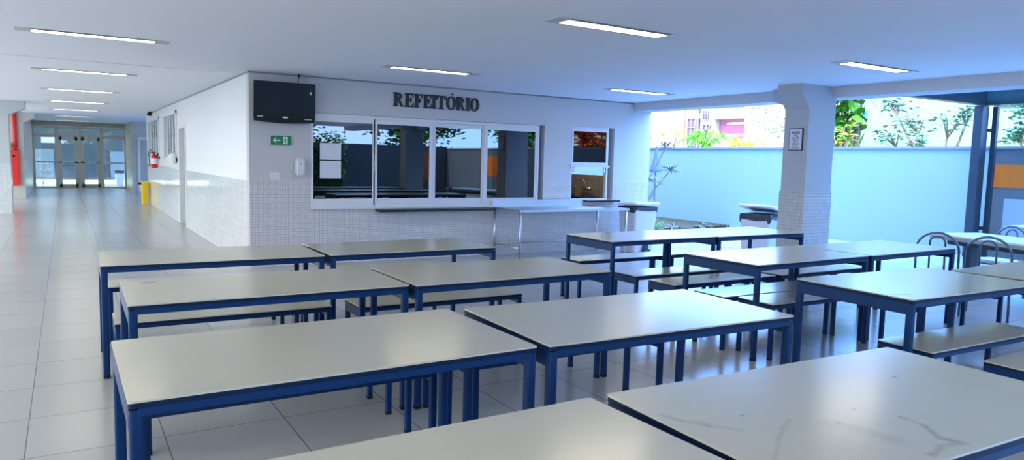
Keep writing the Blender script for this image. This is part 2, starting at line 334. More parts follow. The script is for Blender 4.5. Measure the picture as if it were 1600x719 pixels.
# ================================================================== WINDOWS AND DOORS
def frame_xz(mb, x0, x1, z0, z1, w, y0, y1, wb=None, wt=None):
    wb = w if wb is None else wb; wt = w if wt is None else wt
    mb.box((x0, y0, z0), (x0+w, y1, z1)); mb.box((x1-w, y0, z0), (x1, y1, z1))
    mb.box((x0+w, y0, z0), (x1-w, y1, z0+wb)); mb.box((x0+w, y0, z1-wt), (x1-w, y1, z1)); return mb
w1 = struct(D.objects.new('window_1', None)); C.objects.link(w1)
frame_xz(MB(), 2.95, 6.80, 0.815, 2.150, 0.03, YF-0.012, YF+0.07, wb=0.03, wt=0.045).build('window_frame', m_white, w1, bevel=0.003, seg=1)
for i, (a, b, y) in enumerate(((2.967, 3.862, 0.0), (3.925, 4.785, 0.0), (4.890, 5.72, 0.03), (5.805, 6.735, 0.005))):
    l = [2.957, 3.875, 4.83, 5.745][i]; r = [3.90, 4.83, 5.765, 6.775][i]
    sb = MB(); y0 = YF-0.008+y; y1 = y0+0.035
    sb.box((l, y0, 0.845), (a+0.01, y1, 2.105)); sb.box((b, y0, 0.845), (r, y1, 2.105)); sb.box((a, y0, 0.845), (b, y1, 0.94)); sb.box((a, y0, 2.04), (b, y1, 2.105))
    s_ = sb.build('sash', m_white, w1, bevel=0.003, seg=1)
    MB().box((a, y1-0.02, 0.94), (b, y1-0.014, 2.04)).build('pane', m_win, s_)
    if i in (1, 3): MB().box((l+0.015, y0-0.014, 1.35), (l+0.03, y0, 1.5)).build('pull_handle', m_white, s_)
MB().box((2.93, YF-0.05, 0.792), (6.93, YF+0.1, 0.815)).build('window_sill', m_white, w1)
MB().box((6.80, YF+0.0, 0.815), (6.815, YF+0.16, 2.15)).build('reveal', m_white, w1)
w2 = struct(D.objects.new('window_2', None)); C.objects.link(w2)
frame_xz(MB(), 7.49, 8.33, 0.895, 2.18, 0.04, YF+0.02, YF+0.09, wb=0.02, wt=0.06).build('window_frame', m_white, w2, bevel=0.003, seg=1)
s_ = frame_xz(MB(), 7.50, 8.30, 1.50, 2.13, 0.035, YF, YF+0.035, wb=0.055).build('sash', m_white, w2, bevel=0.003, seg=1)
MB().box((7.53, YF+0.015, 1.54), (8.27, YF+0.021, 2.10)).build('pane', m_win, s_)
MB().box((7.48, YF-0.03, 1.475), (8.33, YF+0.02, 1.505)).box((7.55, YF-0.0, 1.38), (7.58, YF+0.03, 1.48)).box((8.22, YF-0.0, 1.38), (8.25, YF+0.03, 1.48)).build('meeting_rail', m_white, w2)
tag(MB().box((3.91, YF-0.20, 0.745), (5.88, YF, 0.785)).build('counter_ledge', m_granite, bevel=0.004), 'long black stone serving ledge under the big kitchen window', 'ledge')
tag(MB().box((7.78, YF-0.16, 0.865), (8.50, YF, 0.892)).build('counter_ledge', m_granite, bevel=0.003), 'short black stone ledge under the small window beside the white bin', 'ledge')
# windows of the corridor wall
for k, (y0, y1) in enumerate((WA, WB)):
    w = struct(D.objects.new('window_%d' % (k+3), None)); C.objects.link(w)
    fb = MB(); t = 0.07; x0, x1 = XW-0.015, XW+0.08
    fb.box((x0, y0, ZW[0]), (x1, y0+t*2, ZW[1])).box((x0, y1-t*2, ZW[0]), (x1, y1, ZW[1])).box((x0, y0, ZW[0]), (x1, y1, ZW[0]+t)).box((x0, y0, ZW[1]-t), (x1, y1, ZW[1]))
    fb.build('window_frame', m_white, w)
    for j in range(1, 5):
        yy = y0+(y1-y0)*j/5
        MB().box((XW+0.02, yy-0.045, ZW[0]+t), (XW+0.06, yy+0.045, ZW[1]-t)).build('window_bar', m_white, w)
    MB().box((XW+0.035, y0+t, ZW[0]+t), (XW+0.04, y1-t, ZW[1]-t)).build('pane', m_clear, w)
# corridor door
d1 = struct(D.objects.new('door_1', None)); C.objects.link(d1)
MB().box((XW+0.09, CD[0]+0.05, 0), (XW+0.13, CD[1]-0.05, 2.06)).build('door_leaf', m_door, d1)
MB().box((XW-0.012, CD[0]-0.02, 0), (XW+0.14, CD[0]+0.05, 2.13)).box((XW-0.012, CD[1]-0.05, 0), (XW+0.14, CD[1]+0.02, 2.13)).box((XW-0.012, CD[0]+0.05, 2.06), (XW+0.14, CD[1]-0.05, 2.13)).build('door_frame', m_white, d1)
MB().tube([(XW+0.09, 17.15, 1.0), (XW+0.04, 17.15, 1.0), (XW+0.04, 17.03, 1.0)], 0.01).build('door_handle', m_stain, d1)
d2 = struct(D.objects.new('door_2', None)); C.objects.link(d2)
MB().box((2.42, 30.96, 0), (3.25, 31.0, 2.0)).build('door_leaf', m_door, d2)
MB().box((2.34, 30.94, 0), (2.42, 31.0, 2.08)).box((3.25, 30.94, 0), (3.33, 31.0, 2.08)).box((2.42, 30.94, 2.0), (3.25, 31.0, 2.08)).build('door_frame', m_whitep, d2)
# glazed doors at the end
d3 = struct(D.objects.new('door_3', None)); C.objects.link(d3)
gx = [-1.06, -0.28, 0.49, 1.27, 2.13]; y0, y1 = 34.18, 34.28
fb = MB()
for x, w in zip(gx, (0.10, 0.15, 0.12, 0.15, 0.10)): fb.box((x-w/2, y0, 0), (x+w/2, y1, 2.46))
for a, b in zip(gx[:-1], gx[1:]):
    for z, w in ((2.42, 0.09), (2.08, 0.12), (0.03, 0.07)): fb.box((a+0.05, y0+0.01, z-w/2), (b-0.05, y1-0.01, z+w/2))
fb.build('door_frame', m_fram, d3)
for i in range(4):
    a, b = gx[i]+0.06, gx[i+1]-0.06
    lf = MB()
    if i in (1, 2): lf.box((a, y0-0.01, 0.05), (a+0.1, y1-0.03, 2.05)).box((b-0.1, y0-0.01, 0.05), (b, y1-0.03, 2.05)).box((a, y0-0.01, 1.93), (b, y1-0.03, 2.05)).box((a, y0-0.01, 0.05), (b, y1-0.03, 0.17))
    lf.box((a, y0-0.01, 1.01), (b, y1-0.03, 1.07)).build('door_leaf' if i in (1, 2) else 'side_light', m_fram, d3)
    MB().box((a, y0+0.03, 0.05), (b, y0+0.04, 2.4)).build('pane', m_clear, d3)
# ================================================================== DINING TABLES AND BENCHES
TL, TW, TH = 1.524, 0.806, 0.78
def make_table(label):
    t = thing('dining_table', label, 'table', group='cream topped refectory tables')
    x, y = TL/2, TW/2
    top = MB().prism(rrect(-x, x, -y, y, 0.012), TH-0.007, TH)
    top.build('tabletop', m_lam, t)
    MB().prism(rrect(-x+0.001, x-0.001, -y+0.001, y-0.001, 0.012), TH-0.024, TH-0.0072).build('edge_band', m_edge, t)
    e = 0.012
    for s in (-1, 1):
        MB().box((-x+0.03, s*(y-e)-0.012, TH-0.052), (x-0.03, s*(y-e)+0.012, TH-0.0245)).build('side_rail', m_blue, t, bevel=0.002, seg=1)
        MB().box((s*(x-0.014)-0.012, -y+0.02, TH-0.098), (s*(x-0.014)+0.012, y-0.02, TH-0.0245)).build('end_rail', m_blue, t, bevel=0.003, seg=1)
    for sx in (-1, 1):
        for sy in (-1, 1):
            cx, cy = sx*(x-0.024), sy*(y-0.022)
            lb = MB().prism(rrect(cx-0.021, cx+0.021, cy-0.021, cy+0.021, 0.010, 3), 0.012, TH-0.030)
            l = lb.build('leg', m_blue, t)
            MB().prism(rrect(cx-0.022, cx+0.022, cy-0.022, cy+0.022, 0.011, 3), 0, 0.022).build('foot_cap', m_black, l)
    return t
def make_bench(label):
    BL, BW, BH = 1.40, 0.36, 0.46
    t = thing('bench', label, 'bench', group='cream topped refectory benches')
    x, y = BL/2, BW/2
    MB().prism(rrect(-x, x, -y, y, 0.012), BH-0.007, BH).build('seat', m_lam, t)
    MB().prism(rrect(-x+0.001, x-0.001, -y+0.001, y-0.001, 0.012), BH-0.024, BH-0.0072).build('edge_band', m_edge, t)
    for s in (-1, 1):
        MB().box((-x+0.03, s*(y-0.012)-0.01, BH-0.044), (x-0.03, s*(y-0.012)+0.01, BH-0.0245)).build('side_rail', m_blue, t)
        MB().box((s*(x-0.012)-0.01, -y+0.02, BH-0.085), (s*(x-0.012)+0.01, y-0.02, BH-0.0245)).build('end_rail', m_blue, t)
    for sx in (-1, 1):
        for sy in (-1, 1):
            cx, cy = sx*(x-0.022), sy*(y-0.02)
            l = MB().prism(rrect(cx-0.018, cx+0.018, cy-0.018, cy+0.018, 0.008, 3), 0.01, BH-0.028).build('leg', m_blue, t)
            MB().prism(rrect(cx-0.019, cx+0.019, cy-0.019, cy+0.019, 0.009, 3), 0, 0.018).build('foot_cap', m_black, l)
    return t
tabs = [  # centre x, y, angle, length and width factors, label
 (0.943, 5.915, -0.015, 1, 1, 'far left cream table of the row nearest the mosaic wall'),
 (2.503, 5.925, 0.003, 0.99, 1, 'cream table in the row nearest the mosaic wall, in front of the serving window'),
 (1.008, 4.435, -0.007, 1, 1, 'cream table with a small dark spot near its far left corner'),
 (2.562, 4.4, 0, 1, 1, 'cream table beside the dark spotted one, a bench with visible blue ends behind it'),
 (0.9, 2.88, 0.006, 1, 1.05, 'large cream table at lower left whose near left blue legs reach the photo bottom'),
 (2.49, 2.835, -0.036, 1, 1.04, 'cream middle table with bright glare on its far right part'),
 (0.695, 1.405, 0.012, 1, 1.04, 'yellowish cream table cut off by the photo bottom, nearest the camera on the left'),
 (2.267, 1.385, -0.042, 1, 1.04, 'scuffed cream table filling the bottom right corner, with a curved scratch mark'),
 (5.33, 5.925, 0.003, 0.965, 0.98, 'back right table whose open blue left end stands below the white bin'),
 (6.815, 5.915, 0.003, 0.965, 1, 'pale table ending in front of the tiled pillar, far right of the back row'),
 (5.39, 4.2, 0.018, 1, 1, 'right block middle table with deep blue end rail above two adjoining benches'),
 (6.935, 4.225, 0.024, 0.985, 1, 'middle row table whose right end touches the first arched metal chair'),
 (5.1, 2.77, -0.036, 1.01, 1.05, 'bright cream table at right with long blue end rail and scratched front corner'),
 (6.725, 2.615, 0.025, 1, 1, 'cream table cut by the right photo edge beside the bright scratched table'),
]
tb0 = None
for x, y, a, kx, ky, lab in tabs:
    if tb0 is None: tb0 = make_table(lab); tb0.location = (x, y, 0); tb0.rotation_euler = (0, 0, a)
    else: dup(tb0, (x, y, 0), a, lab).scale = (kx, ky, 1)
def scuffed(name, segs, col):
    """laminate with worn marks: each seg = (ax, ay, bx, by, width, strength)"""
    m = m_lam.copy(); m.name = name; nt = m.node_tree; b = nt.nodes['Principled BSDF']
    src = b.inputs['Base Color'].links[0].from_socket
    tc = nt.nodes.new('ShaderNodeTexCoord'); n = nt.nodes.new('ShaderNodeTexNoise'); n.inputs['Scale'].default_value = 38; n.inputs['Detail'].default_value = 5
    nt.links.new(tc.outputs['Object'], n.inputs['Vector']); sp = nt.nodes.new('ShaderNodeSeparateXYZ'); nt.links.new(tc.outputs['Object'], sp.inputs[0])
    n2 = nt.nodes.new('ShaderNodeTexNoise'); n2.inputs['Scale'].default_value = 9; nt.links.new(tc.outputs['Object'], n2.inputs['Vector'])
    jit = mathn(nt, 'MULTIPLY', mathn(nt, 'SUBTRACT', n2.outputs[0], 0.5), 0.06)
    X = mathn(nt, 'ADD', sp.outputs['X'], jit); Y = mathn(nt, 'ADD', sp.outputs['Y'], jit); tot = None
    for ax, ay, bx_, by, w, k in segs:
        dx, dy = bx_-ax, by-ay; L2 = dx*dx+dy*dy+1e-6
        px = mathn(nt, 'SUBTRACT', X, ax); py = mathn(nt, 'SUBTRACT', Y, ay)
        t = mathn(nt, 'ADD', mathn(nt, 'MULTIPLY', px, dx/L2), mathn(nt, 'MULTIPLY', py, dy/L2))
        t = mathn(nt, 'MINIMUM', mathn(nt, 'MAXIMUM', t, 0.0), 1.0)
        ex_ = mathn(nt, 'SUBTRACT', px, mathn(nt, 'MULTIPLY', t, dx)); ey = mathn(nt, 'SUBTRACT', py, mathn(nt, 'MULTIPLY', t, dy))
        d = mathn(nt, 'SQRT', mathn(nt, 'ADD', mathn(nt, 'MULTIPLY', ex_, ex_), mathn(nt, 'MULTIPLY', ey, ey)))
        f = mathn(nt, 'MULTIPLY', mathn(nt, 'MAXIMUM', mathn(nt, 'SUBTRACT', 1.0, mathn(nt, 'DIVIDE', d, w)), 0.0), k)
        tot = f if tot is None else mathn(nt, 'MAXIMUM', tot, f)
    tot = mathn(nt, 'MINIMUM', mathn(nt, 'MULTIPLY', tot, mathn(nt, 'MULTIPLY', n.outputs[0], 1.6)), 1.0)
    mx = nt.nodes.new('ShaderNodeMix'); mx.data_type = 'RGBA'; mx.inputs[7].default_value = (*col, 1)
    nt.links.new(tot, mx.inputs[0]); nt.links.new(src, mx.inputs[6]); nt.links.new(mx.outputs[2], b.inputs['Base Color'])
    return m
def retop(root, m):
    for ch in root.children:
        if ch.name.startswith('tabletop'): ch.data = ch.data.copy(); ch.data.materials[0] = m
dts = sorted([o for o in C.objects if o.name.startswith('dining_table')], key=lambda o: o.name)
retop(dts[7], scuffed('scuffed_laminate', [(-0.048, -0.149, -0.06, -0.235, 0.010, 0.55), (-0.06, -0.235, -0.113, -0.31, 0.016, 0.6), (-0.113, -0.31, -0.085, -0.354, 0.024, 0.6), (-0.09, -0.35, -0.259, -0.364, 0.018, 0.5),
 (-0.73, 0.16, -0.66, 0.05, 0.022, 0.4), (-0.66, 0.05, -0.60, -0.02, 0.018, 0.25), (-0.386, -0.02, -0.477, -0.066, 0.012, 0.25), (-0.477, -0.066, -0.574, -0.128, 0.012, 0.25), (-0.574, -0.128, -0.70, -0.22, 0.012, 0.25),
 (-0.30, -0.10, -0.24, -0.26, 0.05, 0.22), (-0.494, 0.073, -0.49, 0.07, 0.010, 1.0), (-0.283, -0.112, -0.28, -0.11, 0.010, 1.0), (-0.128, -0.053, -0.125, -0.05, 0.010, 1.0), (0.35, 0.12, 0.36, 0.12, 0.012, 0.9)], (0.16, 0.17, 0.15)))
retop(dts[2], scuffed('spotted_laminate', [(-0.63, 0.275, -0.60, 0.275, 0.035, 0.9), (-0.66, 0.02, -0.65, 0.02, 0.02, 0.5)], (0.12, 0.14, 0.13)))
retop(dts[12], scuffed('scratched_laminate', [(-0.74, -0.24, -0.60, -0.295, 0.018, 0.8)], (0.10, 0.13, 0.14)))
bens = [
 (0.955, 6.73, 0.0, 'bench behind the far left table, its end just showing past the blue leg'),
 (2.525, 6.83, 0.0, 'bench behind the table in front of the serving window, next to the mosaic wall'),
 (0.935, 5.305, -0.01, 'bench showing under the table with the dark spot, at the left beside the walkway'),
 (2.500, 5.165, -0.012, 'bench with both blue ends showing, behind the table right of the dark spotted one'),
 (0.973, 4.17, 0.0, 'bench pushed under the dark spotted table, only its legs in view'),
 (2.555, 4.175, 0.0, 'bench pushed under the table right of the dark spotted one, legs near the floor glare'),
 (0.935, 3.52, 0.0, 'bench behind the large lower left table, only its right legs showing below the blue rail'),
 (2.545, 3.52, 0.0, 'bench behind the glare lit middle table, legs showing under its front rail'),
 (5.545, 6.565, 0.0, 'bench behind the back right table, seen through its open blue left end'),
 (6.970, 6.60, 0.01, 'bench in front of the pavers, behind the back row table that ends at the pillar'),
 (5.37, 5.47, -0.01, 'bench half under the back right table, its blue left end in clear view'),
 (6.930, 5.315, 0.0, 'bench before the pillar side back row table, mostly hidden by the middle row'),
 (5.400, 4.93, 0.0, 'bench behind the deep railed middle row table, only legs in view'),
 (6.900, 4.93, 0.0, 'bench seen below the middle row table next to the arched chair'),
 (5.375, 4.305, -0.02, 'rear of the two benches standing together under the middle row table'),
 (5.43, 3.91, -0.01, 'front of the two benches standing together under the middle row table'),
 (6.720, 3.42, 0.0, 'bench behind the table cut by the right edge, only legs in view'),
 (5.115, 2.455, -0.03, 'bench in front of the bright right hand table, half in glare and half in shade'),
 (5.225, 1.86, -0.03, 'lowest bench at the right photo edge, partly behind the scuffed table'),
]
bn0 = None
for x, y, a, lab in bens:
    if bn0 is None: bn0 = make_bench(lab); bn0.location = (x, y, 0); bn0.rotation_euler = (0, 0, a)
    else: dup(bn0, (x, y, 0), a, lab).scale = (0.93 if x in (5.37, 5.43) else 0.965 if x in (0.973, 5.115) else 1, 1, 1)
# ================================================================== CEILING LIGHTS
def make_light(label):
    t = thing('ceiling_light', label, 'ceiling light', group='long recessed ceiling lights')
    frame = MB()
    frame.box((-0.52, 0.075, -0.012), (0.52, 0.10, 0)).box((-0.52, -0.10, -0.012), (0.52, -0.075, 0))
    frame.build('frame', m_fix, t)
    for s in (-1, 1): MB().box((s*0.585-0.065, -0.10, -0.008), (s*0.585+0.065, 0.10, 0)).build('end_plate', m_fixend, t)
    MB().box((-0.52, -0.075, -0.006), (0.52, 0.075, -0.001)).build('diffuser', m_lamp, t)
    return t
lights = [(0.28, y) for y in (8.24, 12.08, 15.95, 19.75, 23.7, 28.3, 32.5)]+[(3.885, 4.74), (3.945, 8.40), (7.46, 4.70), (7.55, 8.57), (0.28, 4.5), (0.28, 0.8), (3.9, 0.9), (7.46, 0.9), (3.9, -2.6), (7.46, -2.6)]
llab = ['ceiling light nearest the camera in the line over the walkway', 'second ceiling light along the corridor line', 'third ceiling light along the corridor line',
 'fourth ceiling light along the corridor line, over the fire extinguisher', 'fifth ceiling light along the corridor line', 'sixth ceiling light along the corridor line', 'last ceiling light of the corridor line, just before the glazed doors',
 'big ceiling light at the top middle of the photo', 'ceiling light above the wall lettering', 'ceiling light nearest the tiled pillar at upper right', 'ceiling light near the small window and the beam',
 'walkway ceiling light above the left tables, out of view', 'walkway ceiling light beside the camera, out of view', 'ceiling light above the scuffed table, out of view', 'ceiling light above the right edge table, out of view', 'rear left ceiling light behind the camera', 'rear right ceiling light behind the camera']
l0 = None
for (x, y), lab in zip(lights, llab):
    if l0 is None: l0 = make_light(lab); l0.location = (x, y, CZ)
    else: dup(l0, (x, y, CZ), 0, lab)
# ================================================================== FRONT WALL FITTINGS
tv = thing('television', 'black flat screen television mounted high at the wall corner', 'television', (2.55, YF, 2.03))
TVM = Matrix.Rotation(math.radians(4), 4, 'X')
MB().box((-0.41, -0.17, 0.0), (0.41, -0.09, 0.51), M=TVM).build('casing', m_black, tv, bevel=0.008)
MB().box((-0.38, -0.1725, 0.09), (0.38, -0.1705, 0.485), M=TVM).build('screen', m_screen, tv)
arc = [(-0.40+0.8*k/12, -0.02-0.022*math.sin(PI*k/12)) for k in range(13)]
lb = MB()
vs = [TVM @ Vector((x, y, z)) for y in (-0.165, -0.11) for x, z in arc]+[TVM @ Vector((x, y, 0.012)) for y in (-0.165, -0.11) for x, z in arc]
n = 13; fs = []
for k in range(12):
    fs += [(k, k+1, 2*n+k+1, 2*n+k), (n+k+1, n+k, 3*n+k, 3*n+k+1), (k+1, k, n+k, n+k+1), (2*n+k, 2*n+k+1, 3*n+k+1, 3*n+k)]
lb.add(vs, fs).build('speaker_lip', m_black, tv)
MB().box((-0.37, -0.1725, 0.035), (-0.29, -0.1705, 0.047), M=TVM).box((-0.03, -0.1725, 0.028), (0.035, -0.1705, 0.046), M=TVM).box((0.26, -0.1725, 0.02), (0.36, -0.1705, 0.028), M=TVM).build('badge', m_paper, tv)
MB().box((0.33, -0.176, 0.36), (0.35, -0.172, 0.40), M=TVM).build('sticker', m_paper, tv)
MB().box((-0.12, -0.095, 0.12), (0.12, 0.0, 0.40)).build('wall_bracket', m_steelb, tv)
tag(MB().tube([(2.755, YF-0.10, CZ), (2.757, YF-0.10, 2.60), (2.75, YF-0.06, 2.50), (2.70, YF-0.04, 2.40)], 0.005, 6).box((2.745, YF-0.11, CZ-0.05), (2.768, YF-0.09, CZ)).build('cable', m_black), 'black cable dropping from the ceiling to the back of the television', 'cable')
ex = thing('exit_sign', 'green emergency exit sign with white arrow and running figure below the television', 'sign', (2.532, YF, 1.75))
MB().box((-0.14, -0.02, -0.06), (0.14, 0, 0.06)).build('panel', m_green, ex, bevel=0.002, seg=1)
MB().box((-0.143, -0.018, -0.063), (-0.132, 0, 0.063)).build('side_rim', m_whitep, ex)
XY = Matrix.Rotation(PI/2, 4, 'X')   # drawing plane xy -> xz, +z -> -y
def flat(mb, pts, y0, y1, mi=0):
    n = len(pts); a = sum(pts[i][0]*pts[(i+1) % n][1]-pts[(i+1) % n][0]*pts[i][1] for i in range(n))
    if a < 0: pts = pts[::-1]
    vs = [(x, y0, z) for x, z in pts]+[(x, y1, z) for x, z in pts]
    return mb.add(vs, [tuple(range(n)), tuple(reversed(range(n, 2*n)))]+[(i, n+i, n+(i+1) % n, (i+1) % n) for i in range(n)], mi)
ar = MB()
flat(ar, [(-0.11, 0.0), (-0.075, 0.035), (-0.062, 0.035), (-0.088, 0.008), (-0.01, 0.008), (-0.01, -0.008), (-0.088, -0.008), (-0.062, -0.035), (-0.075, -0.035)], -0.0225, -0.0202)
ar.build('arrow', m_signw, ex)
rm = MB()
flat(rm, [(0.03, -0.05), (0.09, -0.05), (0.09, 0.05), (0.03, 0.05)], -0.0215, -0.0202)
rm.build('doorway_symbol', m_signw, ex)
rn = MB()
flat(rn, [(0.055+0.009*math.cos(t*PI/6), 0.036+0.009*math.sin(t*PI/6)) for t in range(12)], -0.023, -0.0216)
flat(rn, [(0.048, 0.026), (0.064, 0.024), (0.066, -0.004), (0.052, -0.004)], -0.023, -0.0216)
flat(rn, [(0.05, 0.02), (0.034, 0.012), (0.03, 0.0), (0.036, -0.002), (0.052, 0.01)], -0.023, -0.0216)
flat(rn, [(0.064, 0.02), (0.08, 0.006), (0.076, 0.0), (0.062, 0.01)], -0.023, -0.0216)
flat(rn, [(0.052, -0.002), (0.06, -0.002), (0.046, -0.026), (0.032, -0.032), (0.032, -0.024), (0.04, -0.02)], -0.023, -0.0216)
flat(rn, [(0.058, -0.002), (0.067, -0.002), (0.074, -0.02), (0.07, -0.044), (0.062, -0.044), (0.065, -0.02)], -0.023, -0.0216)
rn.build('running_figure', m_green, ex)
sd = thing('soap_dispenser', 'white wall mounted dispenser left of the serving window', 'dispenser', (2.783, YF, 1.275))
MB().box((-0.062, -0.10, 0), (0.062, 0, 0.235)).build('body', m_whitep, sd, bevel=0.022, seg=3)
MB().box((-0.045, -0.104, 0.02), (0.045, -0.099, 0.19)).build('cover', m_white, sd, bevel=0.002, seg=1)
MB().box((-0.012, -0.105, 0.15), (0.012, -0.1, 0.165)).build('lock', m_ink, sd)
pl = thing('switch_plate', 'white blank switch plate above the mosaic tiles below the exit sign', 'switch plate', (2.447, YF, 1.257))
MB().box((-0.06, -0.012, -0.05), (0.06, 0, 0.05)).build('plate', m_whitep, pl, bevel=0.004)
MB().box((-0.045, -0.0145, -0.03), (0.045, -0.0122, 0.03)).build('insert', m_white, pl)
for z0, z1, lab in ((1.50, 1.735, 'upper white sheet taped inside the leftmost serving window pane'), (1.235, 1.485, 'lower white sheet taped inside the leftmost serving window pane')):
    p = tag(MB().box((3.08, YF+0.0, z0), (3.385, YF+0.004, z1)).build('paper_notice', m_paper), lab, 'paper notice', 'sheets on the window')
    for zz in (0.06, 0.09, 0.12): pass
# lettering
lt = thing('wall_lettering', 'black serif letters spelling REFEITÓRIO on the wall above the serving window', 'lettering', (4.177, YF, 2.317))
LS = 1.456/1187.0; LHt = 0.205
def L(ch, u0, u1, dz=0):
    w = (u1-u0)*LS; x0 = (u0-148)*LS; h = LHt; m = MB(); Y0, Y1 = -0.028, 0.0
    st = 0.052 if ch != 'I' else 0.036; sf = 0.014
    P = lambda pts: flat(m, [(x0+x, z+dz) for x, z in pts], Y0, Y1)
    R = lambda a, b, c, d: P([(a, c), (b, c), (b, d), (a, d)])
    def ring(cx, cz, rx, rz, tx, tz, a0, a1, n=20):
        for k in range(n):
            p, q = a0+(a1-a0)*k/n, a0+(a1-a0)*(k+1)/n
            P([(cx+rx*math.cos(p), cz+rz*math.sin(p)), (cx+rx*math.cos(q), cz+rz*math.sin(q)), (cx+(rx-tx)*math.cos(q), cz+(rz-tz)*math.sin(q)), (cx+(rx-tx)*math.cos(p), cz+(rz-tz)*math.sin(p))])
    if ch in 'REF':
        R(0.014, 0.014+st*0.9, 0, h); R(0, 0.078, 0, sf); R(0, 0.07, h-sf, h)
    if ch == 'R':
        ring(0.05, h*0.745, w-0.075, h*0.255, 0.042, 0.02, -PI/2, PI/2); R(0.04, 0.07, h-0.02, h); R(0.04, 0.07, h*0.49, h*0.49+0.02)
        P([(0.07, h*0.5), (0.10, h*0.5), (w-0.012, sf), (w-0.05, sf)]); R(w-0.055, w, 0, sf)
    if ch in 'EF':
        R(0.05, w-0.006, h-0.022, h); P([(w-0.024, h-0.02), (w-0.006, h-0.06), (w-0.006, h-0.02)])
        R(0.05, w-0.045, h*0.47, h*0.47+0.022); P([(w-0.05, h*0.36), (w-0.036, h*0.36), (w-0.036, h*0.7), (w-0.05, h*0.7), (w-0.06, h*0.53)])
    if ch == 'E':
        R(0.05, w-0.004, 0, 0.022); P([(w-0.026, 0.02), (w, 0.065), (w, 0.02)])
    if ch == 'I': R(w/2-0.022, w/2+0.022, 0, h); R(0, w, 0, sf); R(0, w, h-sf, h)
    if ch == 'T':
        R(w/2-0.023, w/2+0.023, 0, h); R(w/2-0.045, w/2+0.045, 0, sf); R(0.004, w-0.004, h-0.022, h)
        P([(0.0, h-0.065), (0.012, h-0.065), (0.026, h-0.02), (0.0, h-0.02)]); P([(w, h-0.065), (w-0.012, h-0.065), (w-0.026, h-0.02), (w, h-0.02)])
    if ch in 'OÓ': ring(w/2, h/2, w/2, h/2+0.004, 0.045, 0.016, 0, 2*PI, 32)
    if ch == 'Ó': P([(w/2-0.004, h+0.018), (w/2+0.012, h+0.018), (w/2+0.036, h+0.046), (w/2+0.014, h+0.046)])
    return m.build('letter', m_letter, lt)
for ch, u0, u1 in (('R', 148, 283), ('E', 298, 415), ('F', 425, 535), ('E', 545, 655), ('I', 664, 718), ('T', 726, 857), ('Ó', 862, 998), ('R', 1000, 1132), ('I', 1142, 1202), ('O', 1205, 1336)): L(ch, u0, u1)
# stainless table
st = thing('stainless_table', 'long stainless steel table with splashback under the serving window end', 'table', (7.0, 9.76, 0))
TX, TY, TZ = 1.10, 0.43, 0.80
MB().box((-TX, -TY, TZ-0.035), (TX, TY, TZ)).build('tabletop', m_stain, st, bevel=0.004)
MB().box((-TX, TY-0.02, TZ), (TX-0.38, TY, TZ+0.11)).build('splashback', m_stain, st, bevel=0.004)
for sx in (-1, 1):
    for sy in (-1, 1): MB().cyl((sx*(TX-0.04), sy*(TY-0.04)), 0.019, 0, TZ-0.035, 12).build('leg', m_stain, st, smooth=True)
    MB().tube([(sx*(TX-0.04), -TY+0.05, 0.2), (sx*(TX-0.04), TY-0.05, 0.2)], 0.012).build('stretcher', m_stain, st, smooth=True)
MB().tube([(-TX+0.04, TY-0.04, 0.2), (TX-0.04, TY-0.04, 0.2)], 0.012).build('stretcher', m_stain, st, smooth=True)
# ------------------------------------------------------------------ bins
def bin_(name, label, loc, rz, w, d, h, lidtilt, m, lm, bagdrop=0.1):
    t = thing(name, label, 'bin', loc, rz)
    k = 0.86
    rings = [[(x*q, y*q, z) for x, y in rrect(-w/2, w/2, -d/2, d/2, 0.05, 4)] for q, z in ((k-0.03, 0), (k, 0.02), (1.0, h-0.06), (1.02, h-0.05), (1.02, h))]
    MB().loft(rings).build('body', m, t)
    bg = MB(); o = rrect(-w/2-0.012, w/2+0.012, -d/2-0.012, d/2+0.012, 0.06, 4); n = len(o)
    lo = [(x, y, h-bagdrop*(0.6+0.4*math.sin(i*0.9))) for i, (x, y) in enumerate(o)]
    bg.loft([lo, [(x*1.03, y*1.03, h-0.03) for x, y in o], [(x, y, h+0.012) for x, y in o]])
    bg.build('bin_bag', m_bag, t)
    lid = MB(); LM = Matrix.Translation((0, d/2, h+0.02)) @ Matrix.Rotation(lidtilt, 4, 'X') @ Matrix.Translation((0, -d/2, 0))
    rg = [[LM @ Vector((x*q, y*q, z)) for x, y in rrect(-w/2-0.04, w/2+0.04, -d/2-0.05, d/2+0.03, 0.07, 4)] for q, z in ((1, 0), (1.0, 0.025), (0.93, 0.045), (0.80, 0.052))]
    lid.loft(rg).build('lid', lm, t)
    return t
b1 = bin_('waste_bin', 'tall white pedal bin with black bag under its lid, against the mosaic wall', (8.62, 9.72, 0), 0.0, 0.52, 0.46, 0.80, -0.05, m_binp, m_binp)
MB().box((-0.05, -0.29, 0.02), (0.08, -0.2, 0.06)).box((-0.04, -0.235, 0.06), (0.07, -0.205, 0.2)).build('pedal', m_steelb, b1)
bin_('waste_bin', 'white bin with half open lid and black bag standing behind the tiled pillar', (9.50, 7.75, 0), -PI/2+0.2, 0.52, 0.46, 0.80, -0.2, m_binp, m_binp, 0.14)
yb = thing('waste_bin', 'yellow plastic bin at the end of the white corridor wall', 'bin', (1.99, 24.1, 0))
MB().loft([[(x*q, y*q, z) for x, y in rrect(-0.10, 0.10, -0.16, 0.16, 0.03, 3)] for q, z in ((0.85, 0), (1, 0.62), (1.06, 0.63), (1.06, 0.66))]).build('body', m_yellow, yb)
MB().box((-0.19, -0.12, 0.57), (-0.1, 0.12, 0.63)).build('flap', m_black, yb)
